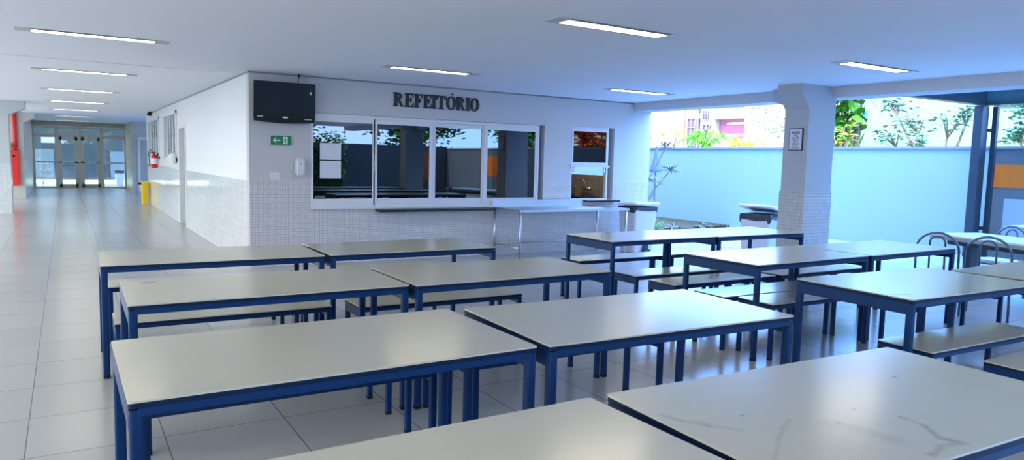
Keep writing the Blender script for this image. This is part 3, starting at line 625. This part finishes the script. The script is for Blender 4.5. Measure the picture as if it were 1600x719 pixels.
# ------------------------------------------------------------------ corridor fittings
fe = thing('fire_extinguisher', 'red fire extinguisher with white label hanging on the white corridor wall', 'fire extinguisher', (XW-0.10, 21.45, 1.12))
MB().loft([[(math.cos(2*PI*k/16)*q, math.sin(2*PI*k/16)*q, z) for k in range(16)] for q, z in ((0.06, 0), (0.08, 0.02), (0.08, 0.30), (0.06, 0.34), (0.025, 0.37))]).build('cylinder', m_red, fe, smooth=True)
MB().loft([[(math.cos(2*PI*k/16)*0.082, math.sin(2*PI*k/16)*0.082, z) for k in range(16)] for z in (0.10, 0.26)], cap=False).build('printed_label', m_whitep, fe)
MB().box((-0.02, -0.02, 0.36), (0.02, 0.02, 0.41)).box((-0.10, -0.012, 0.40), (0.04, 0.012, 0.42)).build('valve_handle', m_black, fe)
MB().tube([(-0.02, 0, 0.39), (-0.10, 0.02, 0.50), (-0.13, 0.03, 0.40), (-0.11, 0.02, 0.05)], 0.012).build('hose', m_black, fe)
MB().box((0.07, -0.03, 0.25), (0.10, 0.03, 0.40)).build('wall_hook', m_steelb, fe)
tag(MB().box((XW-0.11, 17.66, 1.30), (XW, 18.35, 1.52)).build('towel_dispenser', m_whitep, bevel=0.03, seg=3), 'white paper towel dispenser below the near corridor window', 'dispenser')
sc_ = thing('security_camera', 'small black camera at the top of the corridor wall under the ceiling', 'security camera', (XW-0.09, 22.6, CZ-0.02))
MB().box((-0.06, -0.05, -0.10), (0.06, 0.05, -0.01)).build('housing', m_black, sc_, bevel=0.015)
MB().box((-0.03, -0.03, -0.01), (0.09, 0.03, 0.02)).build('mount', m_black, sc_)
fh = thing('fire_hose_cabinet', 'tall red fire hose cabinet beside the left pillar', 'fire cabinet', (-1.345, 27.1, 0.42))
MB().box((-0.12, -0.20, 0), (0.12, 0, 1.06)).build('cabinet', m_red, fh, bevel=0.01)
MB().box((-0.03, -0.206, 0.86), (0.03, -0.2, 0.92)).build('lock', m_black, fh)
rp = thing('fire_pipe', 'red pipe running from the ceiling down to the red hose cabinet', 'pipe', (-1.30, 27.03, 1.48))
MB().cyl((0, 0), 0.055, 0, CZ-1.48, 12).build('pipe', m_red, rp, smooth=True)
MB().tube([(-0.13, 0, 0.06), (0.08, 0, 0.06)], 0.04).cyl((-0.11, 0), 0.045, 0.08, 0.22).build('valve', m_brown, rp)
# ------------------------------------------------------------------ pillar notice
nt_ = thing('framed_notice', 'small framed notice with a round emblem on the grey pillar', 'notice', (8.40, 6.352, 1.935))
MB().box((-0.02, -0.105, -0.15), (0, 0.105, 0.15)).build('frame', m_steelb, nt_)
MB().box((-0.024, -0.095, -0.138), (-0.0202, 0.095, 0.138)).build('sheet', m_paper, nt_)
MB().box((-0.026, -0.065, 0.07), (-0.0242, 0.065, 0.105)).build('header', m_pinkpaper, nt_)
em = MB()
for k in range(20):
    a, b_ = 2*PI*k/20, 2*PI*(k+1)/20
    em.add([(-0.026, 0.045*math.cos(a), 0.015+0.045*math.sin(a)), (-0.026, 0.045*math.cos(b_), 0.015+0.045*math.sin(b_)), (-0.026, 0.037*math.cos(b_), 0.015+0.037*math.sin(b_)), (-0.026, 0.037*math.cos(a), 0.015+0.037*math.sin(a))], [(0, 1, 2, 3)])
em.box((-0.0265, 0.0, 0.0), (-0.0245, 0.022, 0.02)).box((-0.0265, -0.022, 0.02), (-0.0245, -0.008, 0.034)).build('emblem', m_ink, nt_)
MB().box((-0.026, -0.05, -0.055), (-0.0245, 0.05, -0.048)).box((-0.026, -0.05, -0.072), (-0.0245, 0.05, -0.065)).box((-0.026, -0.04, -0.089), (-0.0245, 0.04, -0.082)).box((-0.026, -0.06, -0.118), (-0.0245, 0.06, -0.11)).build('print_lines', m_ink, nt_)
# ------------------------------------------------------------------ sink behind the small window
sk = thing('sink_counter', 'black sink counter with tap seen through the open small window', 'sink', (XE-0.175, 11.8, 0))
MB().box((-0.5, -0.9, 0.83), (0, 1.2, 0.87)).build('worktop', m_granite, sk)
MB().box((-0.46, -0.88, 0), (0, 1.15, 0.825)).build('cabinet', m_dark, sk)
MB().tube([(0, 0, 1.0), (-0.06, 0, 1.02), (-0.08, 0.05, 1.15), (-0.09, 0.12, 1.21), (-0.10, 0.20, 1.20), (-0.10, 0.22, 1.15)], 0.015).tube([(-0.05, -0.14, 1.02), (-0.05, 0.12, 1.02)], 0.028).tube([(-0.01, 0.45, 1.04), (-0.07, 0.45, 1.04), (-0.07, 0.36, 1.05)], 0.018).build('tap', m_stain, sk, smooth=True)
tag(MB().cyl((XE-0.30, 12.02), 0.07, 0.872, 1.04, 16, r1=0.08).build('mug', mat('tan_ceramic', (0.55, 0.35, 0.16), 0.4, noise=0.5, scale=30)), 'tan patterned mug standing on the black sink counter', 'mug')
kl = thing('kitchen_fill_lamp', 'added small lamp on the kitchen ceiling, brightening the sink tiles inside the small window', 'ceiling light', (8.6, 11.6, CZ))  # added unseen lamp, lifts the sink tiles behind the small window
MB().cyl((0, 0), 0.16, -0.03, 0, 20).build('housing', m_white, kl)
MB().cyl((0, 0), 0.14, -0.035, -0.031, 20).build('diffuser', emit('kitchen_fill_diffuser', (1, 0.85, 0.65), 30), kl)
# ================================================================== CHAIRS AND TABLES UNDER THE CANOPY
def make_chair(label):
    t = thing('arched_chair', label, 'chair', group='metal chairs with double arched backs')
    # faces +Y, back at -Y
    def arch(w, zb, zt, y0, lean):
        pts = [(-w, y0, zb)]
        for k in range(13):
            a = PI-PI*k/12
            z = zt-w*0.95+math.sin(a)*w*0.95
            pts.append((math.cos(a)*w, y0-(z-zb)*lean, z))
        pts.append((w, y0, zb)); return pts
    o = arch(0.21, 0.43, 0.88, -0.20, 0.10)
    MB().tube([(-0.22, -0.24, 0.0)]+o+[(0.22, -0.24, 0.0)], 0.013).build('back_frame', m_chrome, t, smooth=True)
    MB().tube(arch(0.075, 0.43, 0.84, -0.20, 0.10), 0.011).build('inner_arch', m_chrome, t, smooth=True)
    MB().prism(rrect(-0.20, 0.20, -0.20, 0.20, 0.08, 5), 0.43, 0.465).build('seat', m_whitep, t, bevel=0.006)
    MB().tube([(-0.19, -0.19, 0.42), (0.19, -0.19, 0.42), (0.19, 0.18, 0.42), (-0.19, 0.18, 0.42), (-0.19, -0.19, 0.42)], 0.012).build('seat_frame', m_chrome, t)
    for s in (-1, 1): MB().tube([(s*0.18, 0.17, 0.42), (s*0.20, 0.20, 0.0)], 0.012).build('leg', m_chrome, t)
    return t
ch0 = make_chair('arched metal chair at the right end of the middle table row'); ch0.location = (8.42, 4.36, 0); ch0.rotation_euler = (0, 0, -PI/2+0.30)
dup(ch0, (8.46, 3.87, 0), -PI/2+0.35, 'arched metal chair with its back to us, in front of the cream canopy table')
dup(ch0, (9.98, 4.50, 0), PI/2-0.28, 'arched metal chair on the far side of the canopy table, facing us')
def canopy_table(label, loc, rz, L_, W_):
    t = thing('canopy_table', label, 'table', loc, rz)
    MB().prism(rrect(-W_/2, W_/2, -L_/2, L_/2, 0.05), 0.735, 0.78).build('tabletop', [m_lam2], t)
    MB().prism(rrect(-W_/2-0.002, W_/2+0.002, -L_/2-0.002, L_/2+0.002, 0.05), 0.72, 0.762).build('edge_band', m_grayedge, t)
    MB().box((-0.3, -L_/2+0.2, 0.66), (0.3, L_/2-0.2, 0.72)).build('apron', m_steelb, t)
    for sy in (-1, 1):
        MB().box((-0.07, sy*(L_/2-0.3)-0.04, 0.03), (0.07, sy*(L_/2-0.3)+0.04, 0.66)).build('pedestal', m_steelb, t)
        MB().box((-0.3, sy*(L_/2-0.3)-0.04, 0), (0.3, sy*(L_/2-0.3)+0.04, 0.035)).build('foot', m_steelb, t)
canopy_table('long pale cream table with grey edge under the glass canopy, between the arched chairs', (9.34, 3.87, 0), -0.29, 2.05, 0.80)
canopy_table('second pale table beyond the first canopy table, cut by the right photo edge', (12.3, 4.25, 0), -0.1, 1.9, 0.9)
# ================================================================== GLASS CANOPY
cp = thing('glass_canopy', 'dark blue steel canopy with glass roof panels standing over the courtyard tables', 'canopy', (14.3, 6.85, 0))
def cb(name, a, b, m=m_steelb): MB().box(tuple(p-q for p, q in zip(a, (14.3, 6.85, 0))), tuple(p-q for p, q in zip(b, (14.3, 6.85, 0)))).build(name, m, cp)
cb('post', (14.15, 6.80, 0), (14.37, 6.95, 2.76))
cb('post', (14.46, 6.70, 0), (14.54, 6.78, 2.76))
cb('bracket', (14.37, 6.78, 2.3), (14.5, 6.81, 2.36)); cb('bracket', (14.37, 6.78, 0.5), (14.5, 6.81, 0.56))
cb('beam', (9.31, 6.77, 2.77), (14.2, 6.93, 2.98)); cb('beam', (14.2, -2, 2.77), (14.42, 6.93, 2.98))
for y in (5.3, 3.7, 2.1, 0.5, -1.1): cb('rafter', (9.31, y-0.03, 2.90), (14.2, y+0.03, 2.98))
for y0_, y1_ in ((5.33, 6.77), (3.73, 5.27), (2.13, 3.67), (0.53, 2.07), (-1.07, 0.47)): cb('glass_panel', (9.31, y0_, 2.955), (14.2, y1_, 2.965), m_roofgl)
tag(MB().box((14.67, -1.5, 0.2), (14.688, 6.56, 1.09)).build('wall_board', m_panel), 'pale blue board fixed low on the grey and orange courtyard wall', 'board')
# ================================================================== PLANTS
def leaf(mb, p, d, l, w, curl=0.3, mi=0):
    d = Vector(d).normalized(); s = d.cross(Vector((0, 0, 1)))
    if s.length < 1e-3: s = Vector((1, 0, 0))
    s.normalize(); s = Matrix.Rotation(random.uniform(-0.8, 0.8), 3, d) @ s
    n = s.cross(d); p = Vector(p); q = []
    for t, ww in ((0, 0.15), (0.35, 1), (0.7, 0.75), (1, 0.02)):
        c = p+d*l*t+Vector((0, 0, -1))*curl*l*t*t
        q += [c-s*w*ww/2, c+s*w*ww/2]
    mb.add(q, [(0, 1, 3, 2), (2, 3, 5, 4), (4, 5, 7, 6)], mi)
def rdir(up=0.2):
    a = random.uniform(0, 2*PI); return Vector((math.cos(a), math.sin(a), random.uniform(-0.3, 0.8)+up))
def tree(name, label, cat, base, crowns, leafm, n, ll, lw, group=None, trunk=0.06):
    t = thing(name, label, cat, base, 0, group)
    B = Vector(base); tr = MB(); fo = MB()
    top = Vector((0, 0, 0))
    for cx, cy, cz, r in crowns:
        c = Vector((cx, cy, cz))-B
        mid = Vector((c.x*0.3, c.y*0.3, c.z*0.55))
        tr.tube([(0, 0, 0), mid, c], trunk, 6, r1=trunk*0.25)
        for _ in range(5):
            e = c+rdir().normalized()*r*0.9; tr.tube([c*0.85+mid*0.15, (c+e)/2+Vector((0, 0, 0.05)), e], trunk*0.3, 5, r1=trunk*0.08)
            for j in range(n//5):
                pt = c.lerp(e, random.uniform(0.1, 1.0))+Vector((random.gauss(0, 1), random.gauss(0, 1), random.gauss(0, 1)))*r*0.22
                leaf(fo, pt, rdir(), ll*random.uniform(0.7, 1.2), lw)
    tr.build('trunk', m_stem, t); fo.build('foliage', leafm, t)
    return t
def ring_rosette(mb, c, n, l, w, up=0.5, curl=0.4):
    for i in range(n):
        a = 2*PI*i/n*2.4; leaf(mb, c, (math.cos(a), math.sin(a), random.uniform(-0.25, 1)*up+0.15), l*random.uniform(0.75, 1.1), w, curl)
# dragon tree stems beside the wall end
dt = thing('dragon_tree', 'thin spiky leaved plant with bare stems growing past the wall corner', 'plant', (11.3, 12.6, -0.03))
s_ = MB(); f_ = MB()
for pts, r in (([(0, 0, 0), (0.1, 0, 0.7), (0.4, 0.05, 1.0), (0.75, -0.1, 1.45)], 0.34), ([(0, 0, 0), (0.12, 0.1, 1.0), (0.35, 0.0, 1.5), (0.56, -0.1, 1.98)], 0.36), ([(0, 0, 0), (0.05, 0, 0.6), (0.25, -0.1, 0.9), (0.30, -0.1, 1.18)], 0.30)):
    s_.tube(pts, 0.014, 6); ring_rosette(f_, pts[-1], 44, r, 0.026, 1.0, 0.25)
s_.build('stem', m_stem, dt); f_.build('foliage', m_leafd, dt)
yt = thing('spiky_shrub', 'yellow green feathery sprig above the boundary wall left of the white house windows', 'plant', (15.6, 16.6, -0.1))
s_ = MB(); f_ = MB()
for ex_, ey, ez in ((0, 0, 2.55), (-0.15, 0.35, 2.45), (0.2, -0.45, 2.55), (-0.2, -0.8, 2.5)):
    s_.tube([(0, 0, 0), (ex_*0.4, ey*0.4, ez*0.6), (ex_, ey, ez)], 0.015, 5); ring_rosette(f_, (ex_, ey, ez), 22, 0.30, 0.03, 1.2, 0.2)
s_.build('stem', m_stem, yt); f_.build('foliage', m_leafy, yt)
og = thing('ornamental_grass', 'tuft of long green grass beside the white pedal bin', 'plant', (10.35, 11.3, -0.03))
f_ = MB()
for i in range(170):
    a = random.uniform(0, 2*PI); leaf(f_, (random.gauss(0, 0.06), random.gauss(0, 0.06), 0), (math.cos(a)*0.5, math.sin(a)*0.5, random.uniform(0.6, 1.6)), random.uniform(0.5, 0.85), 0.016, 0.35)
f_.build('foliage', mat('grass_blades', (0.10, 0.30, 0.08), 0.5, noise=0.4), og)
struct(MB().prism([(9.35, 13.9), (10.2, 12.2), (12.6, 12.6), (14.68, 13.0), (14.68, 22), (9.35, 22)], -0.03, 0.03).build('ground_bed', m_soil))
for i in range(9):
    t_ = i/8; px, py = 11.4+3.0*t_, 12.75+0.35*math.sin(i*2.0)+0.2*t_
    f_ = MB(); ring_rosette(f_, (0, 0, 0), 26, 0.16+0.05*random.random(), 0.03, 0.7, 0.3)
    o = f_.build('ground_plant', m_leafd); o.location = (px, py, 0.03)
    tag(o, 'low dark leafy plant in the bed along the foot of the boundary wall', 'plant', 'low plants in the bed')
tree('shrub', 'blue green shrub rising over the boundary wall in front of the pale building', 'shrub', (16.2, 8.6, -0.1), [(16.3, 9.75, 2.25, 0.42), (16.3, 9.2, 2.55, 0.5), (16.2, 9.7, 3.0, 0.28), (16.3, 8.5, 2.45, 0.48), (16.4, 8.15, 2.75, 0.3), (16.2, 9.0, 2.15, 0.4)], m_leafc, 90, 0.15, 0.05)
tree('shrub', 'dense blue green tree behind the grey and orange wall at the right photo edge', 'shrub', (16.6, 5.9, -0.1), [(16.6, 7.35, 2.3, 0.45), (16.6, 7.2, 2.75, 0.5), (16.6, 6.7, 3.0, 0.55), (16.6, 6.4, 2.4, 0.6)], m_leafc, 260, 0.15, 0.055)
t_ = thing('broadleaf_plant', 'bright green broad leaved plant in the gap right of the pillar top', 'plant', (17.5, 12.2, -0.1)); f_ = MB(); s_ = MB()
for i in range(230):
    z = random.uniform(2.5, 4.3); yy = random.uniform(-0.9, 0.9); s_.tube([(0, 0, 0), (0, yy*0.9, z*0.6), (0.1, yy, z)], 0.006, 4)
    leaf(f_, (random.uniform(-0.2, 0.3), yy, z), (random.uniform(-0.6, 0.1), random.uniform(-1, 1), random.uniform(-0.4, 0.6)), 0.5, 0.2, 0.35)
s_.build('stem', m_stem, t_); f_.build('foliage', mat('bright_leaves', (0.03, 0.17, 0.01), 0.45, noise=0.5, scale=2), t_)
t_ = thing('croton_bush', 'yellow green bush below the broad leaves in the gap right of the pillar', 'plant', (16.3, 11.4, -0.1)); f_ = MB(); s_ = MB()
for i in range(26):
    yy, z = random.uniform(-0.7, 0.7), random.uniform(2.0, 2.7); s_.tube([(0, 0, 0), (0, yy*0.6, z*0.7), (0, yy, z)], 0.012, 5); ring_rosette(f_, (random.uniform(-0.2, 0.2), yy, z), 12, 0.34, 0.06, 1.0, 0.3)
s_.build('stem', m_stem, t_); f_.build('foliage', mat('olive_leaves', (0.22, 0.26, 0.02), 0.5, noise=0.5, scale=4), t_)
t_ = thing('palm_plant', 'bright green feathery fronds over the wall in front of the pink house', 'plant', (17.3, 16.35, -0.1)); f_ = MB(); s_ = MB()
for i in range(13):
    a = -0.3+PI*1.2*i/12; tip = Vector((random.uniform(-0.4, 0.4), math.cos(a)*1.0, 2.45+0.35*math.sin(a)*0.9)); st0 = Vector((0, 0.1, 2.3)); md = (st0+tip)/2+Vector((0, 0, 0.28))
    s_.tube([st0, md, tip], 0.008, 4)
    for k in range(16):
        u = k/15; p = st0.lerp(md, u*2) if u < 0.5 else md.lerp(tip, u*2-1)
        for sg in (-1, 1): leaf(f_, p, (0.4*sg, (tip-st0).y*0.4, -0.35+random.uniform(-0.2, 0.2)), 0.22, 0.035, 0.3)
s_.tube([(0, 0, 0), (0, 0.1, 2.3)], 0.06, 6); s_.build('stem', m_stem, t_); f_.build('foliage', mat('fern_green', (0.10, 0.50, 0.01), 0.5, noise=0.3), t_)
t_ = thing('yellow_shrub', 'yellow spiky shrub beside the green fronds below the pink house', 'plant', (16.6, 14.05, -0.1)); f_ = MB(); s_ = MB()
for i in range(20):
    yy, z = random.uniform(-0.45, 0.75), random.uniform(1.9, 2.35); s_.tube([(0, 0, 0), (0, yy, z)], 0.01, 5); ring_rosette(f_, (0, yy, z), 10, 0.3, 0.04, 1.6, 0.15)
s_.build('stem', m_stem, t_); f_.build('foliage', mat('yellow_leaves', (0.75, 0.72, 0.05), 0.5, noise=0.3), t_)
tree('small_tree', 'sparse leafy branches against the bright white building left of the pillar', 'tree', (18.5, 15.2, -0.1), [(18.5, 15.3, 2.7, 0.6), (18.5, 15.7, 3.2, 0.6), (18.5, 14.8, 3.1, 0.6), (18.5, 14.6, 2.6, 0.5), (18.4, 15.4, 3.6, 0.5)], m_leafc, 110, 0.11, 0.045, trunk=0.02)
# invented garden behind the camera, there for the windows to reflect
for i, (x, y, z, r, lab, mm) in enumerate(((2.0, -12, 3.0, 1.5, 'added dark garden tree behind the camera, left of the hedge gap', m_leafg), (8.4, -13.5, 3.6, 1.5, 'added garden tree behind the camera in the middle', m_leafg), (14.6, -12, 3.4, 1.5, 'added garden tree behind the camera by the orange wall', m_leafg), (2.0, -7.9, 1.3, 0.5, 'added bushy garden shrub behind the camera near the terrace', m_leafg), (21.2, -13, 3.6, 1.3, 'added tall garden tree behind the camera beyond the grey wall', m_leafg), (17.4, -1.9, 3.3, 0.6, 'orange flowering tree beyond the grey wall, mirrored in the small window', m_leafo))):
    tree('reflection_tree', lab, 'tree', (x, y, -0.1), [(x, y, z, r), (x+r*0.8, y, z-0.5, r*0.9), (x-r*0.8, y, z-0.6, r*0.9), (x, y, z-1.2, r), (x+r, y+0.3, z+0.4, r), (x-r, y+0.3, z+0.5, r)], mm, 420, 0.34, 0.16)
hg = MB()
for i in range(5200):
    leaf(hg, (random.uniform(4.5, 9.5), random.uniform(-8.2, -7.6), random.uniform(0.2, 2.1)+random.random()*0.5), rdir(), 0.16, 0.09)
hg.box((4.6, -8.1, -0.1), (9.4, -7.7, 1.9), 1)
tag(hg.build('hedge', [m_leafg, m_leafd2]), 'added dark green hedge behind the camera, mirrored in the serving window', 'hedge')
# folded parasol by the wall end
cl = MB(); PX, PY = 12.32, 13.3
cl.loft([[(PX+math.cos(a)*q, PY+math.sin(a)*q*0.7, z) for a in (k*PI/4 for k in range(8))] for q, z in ((0.02, 1.98), (0.07, 1.75), (0.17, 1.42), (0.15, 1.36))])
cl.tube([(PX, PY, -0.03), (PX, PY, 2.0)], 0.02)
tag(cl.build('closed_parasol', m_cloth), 'folded blue parasol standing past the corner of the mosaic wall', 'parasol')
# ================================================================== NEIGHBOURING BUILDINGS
def house(name, label, loc=(0, 0, 0)): return thing(name, label, 'building', loc)
h1 = house('house', 'overexposed white house with two barred windows beyond the boundary wall', (22, 22, -0.1))
def hb(p, name, a, b, m): 
    l = p.location; return MB().box((a[0]-l.x, a[1]-l.y, a[2]-l.z), (b[0]-l.x, b[1]-l.y, b[2]-l.z)).build(name, m, p)
hb(h1, 'wall', (22, 20.55, -0.1), (28, 40, 4.6), m_houseW)
def hwin(p, x, y0, y1, z0, z1, m=m_purple):
    w = hb(p, 'window', (x-0.06, y0, z0), (x, y1, z1), m)
    l = p.location; g = MB(); n = max(2, int((y1-y0)/0.16))
    for k in range(n+1): yy = y0+(y1-y0)*k/n; g.box((x-0.10-l.x, yy-0.012-l.y, z0-l.z), (x-0.07-l.x, yy+0.012-l.y, z1-l.z))
    for k in range(5): zz = z0+(z1-z0)*k/4; g.box((x-0.10-l.x, y0-l.y, zz-0.015-l.z), (x-0.07-l.x, y1-l.y, zz+0.015-l.z))
    g.build('window_bars', m_bars, w)
hwin(h1, 22, 21.45, 21.88, 2.0, 3.46); hwin(h1, 22, 20.68, 21.01, 2.0, 3.18); hwin(h1, 22, 20.80, 21.06, 3.40, 3.74)
hb(h1, 'drain_pipe', (21.9, 22.06, 0), (21.98, 22.16, 4.6), m_brown); hb(h1, 'drain_pipe', (21.9, 21.24, 0), (21.98, 21.29, 4.6), m_purple)
hb(h1, 'air_conditioner', (21.75, 21.09, 3.45), (22, 21.20, 3.62), m_houseW)
h2 = house('house', 'bright pink house with a deep porch behind the green fronds', (22, 19.5, -0.1))
hb(h2, 'wall', (22.35, 18.6, -0.1), (28, 20.5, 3.6), m_pink); hb(h2, 'fascia', (21.9, 18.6, 3.40), (28, 20.5, 3.85), m_pinkl); hb(h2, 'roof', (21.7, 18.6, 3.87), (28, 20.5, 4.02), m_brown)
hb(h2, 'tube_lamp', (21.85, 18.65, 3.16), (21.95, 19.7, 3.22), m_houseW); hb(h2, 'doorway', (22.3, 18.7, 0), (22.34, 19.7, 2.45), m_purple)
hb(h2, 'upper_wall', (22.4, 18.6, 4.02), (28, 20.5, 4.5), m_pinkl)
h3 = house('building', 'blank overexposed white building left of the pillar behind sparse branches', (22, 17, -0.1))
hb(h3, 'wall', (21.5, 14.0, -0.1), (28, 18.55, 4.2), m_houseW); hb(h3, 'parapet', (21.4, 14.0, 4.2), (28, 18.55, 4.4), m_houseW)
h4 = house('building', 'pale plain building with blocky corner stones right of the pillar', (20, 10, -0.1))
hb(h4, 'wall', (20, 3.5, -0.1), (28, 12.95, 4.1), m_houseC)
l = h4.location; q = MB()
for k in range(13): q.box((19.93-l.x, 12.93-l.y, k*0.33-l.z), (20.25-l.x, 13.22-l.y, k*0.33+0.31-l.z))
q.build('corner_stones', m_quoin, h4)
hb(h4, 'ledge', (19.9, 3.5, 3.28), (20, 9.3, 3.31), m_cap)
h5 = house('building', 'building with balcony rails behind the trees at the right photo edge', (19, 4, -0.1))
hb(h5, 'wall', (19.3, -6, -0.1), (19.8, 8.0, 2.9), m_houseC); hb(h5, 'balcony_rail', (19.1, -6, 2.62), (19.15, 8.0, 2.68), m_fixend); hb(h5, 'balcony_rail', (19.1, -6, 2.45), (19.15, 8.0, 2.50), m_fixend); hb(h5, 'balcony_slab', (18.9, -6, 2.28), (19.3, 8.0, 2.36), m_houseW)
# ================================================================== BEYOND THE GLAZED DOORS
struct(MB().box((-8, 34.4, 0.0), (8, 38.5, 0.02)).build('ground_patio', m_floor))
struct(MB().box((-8, 37.3, 0.0), (10, 42.0, 0.05)).build('ground_lawn', m_sunlawn), 'sunlit grass strip beyond the glazed doors')
struct(MB().box((-8, 48, 0), (8, 48.2, 3.2)).build('wall_beyond', m_greywall))
struct(MB().box((-8, 42.2, 3.0), (8, 48.2, 3.2)).build('ceiling_beyond', m_grayin))
struct(MB().box((-2.3, 47.9, 0), (-0.55, 48.0, 1.55)).box((2.2, 47.9, 0), (4.5, 48.0, 1.5)).build('trim_9', m_panel))
for k, (x, lab) in enumerate(((0.05, 'dark framed table beyond the left glazed door'), (1.35, 'dark framed table beyond the right glazed door'))):
    t_ = thing('patio_table', lab, 'table', (x, 44.0, 0))
    MB().box((-0.5, -0.35, 0.72), (0.5, 0.35, 0.76)).build('tabletop', m_steelb, t_)
    for sx in (-1, 1):
        for sy in (-1, 1): MB().box((sx*0.45-0.025, sy*0.3-0.025, 0), (sx*0.45+0.025, sy*0.3+0.025, 0.72)).build('leg', m_steelb, t_)
bin_('waste_bin', 'white bin with black lid outside the right hand glazed panel', (2.0, 36.0, 0.02), 0, 0.34, 0.34, 0.62, 0.0, m_binp, m_black)
tree('patio_shrub', 'small shrub outside the left glazed panel', 'plant', (-0.85, 37.0, 0.02), [(-0.85, 37.0, 0.75, 0.3), (-0.65, 37.0, 0.5, 0.25)], m_leafd, 60, 0.12, 0.05, trunk=0.02)
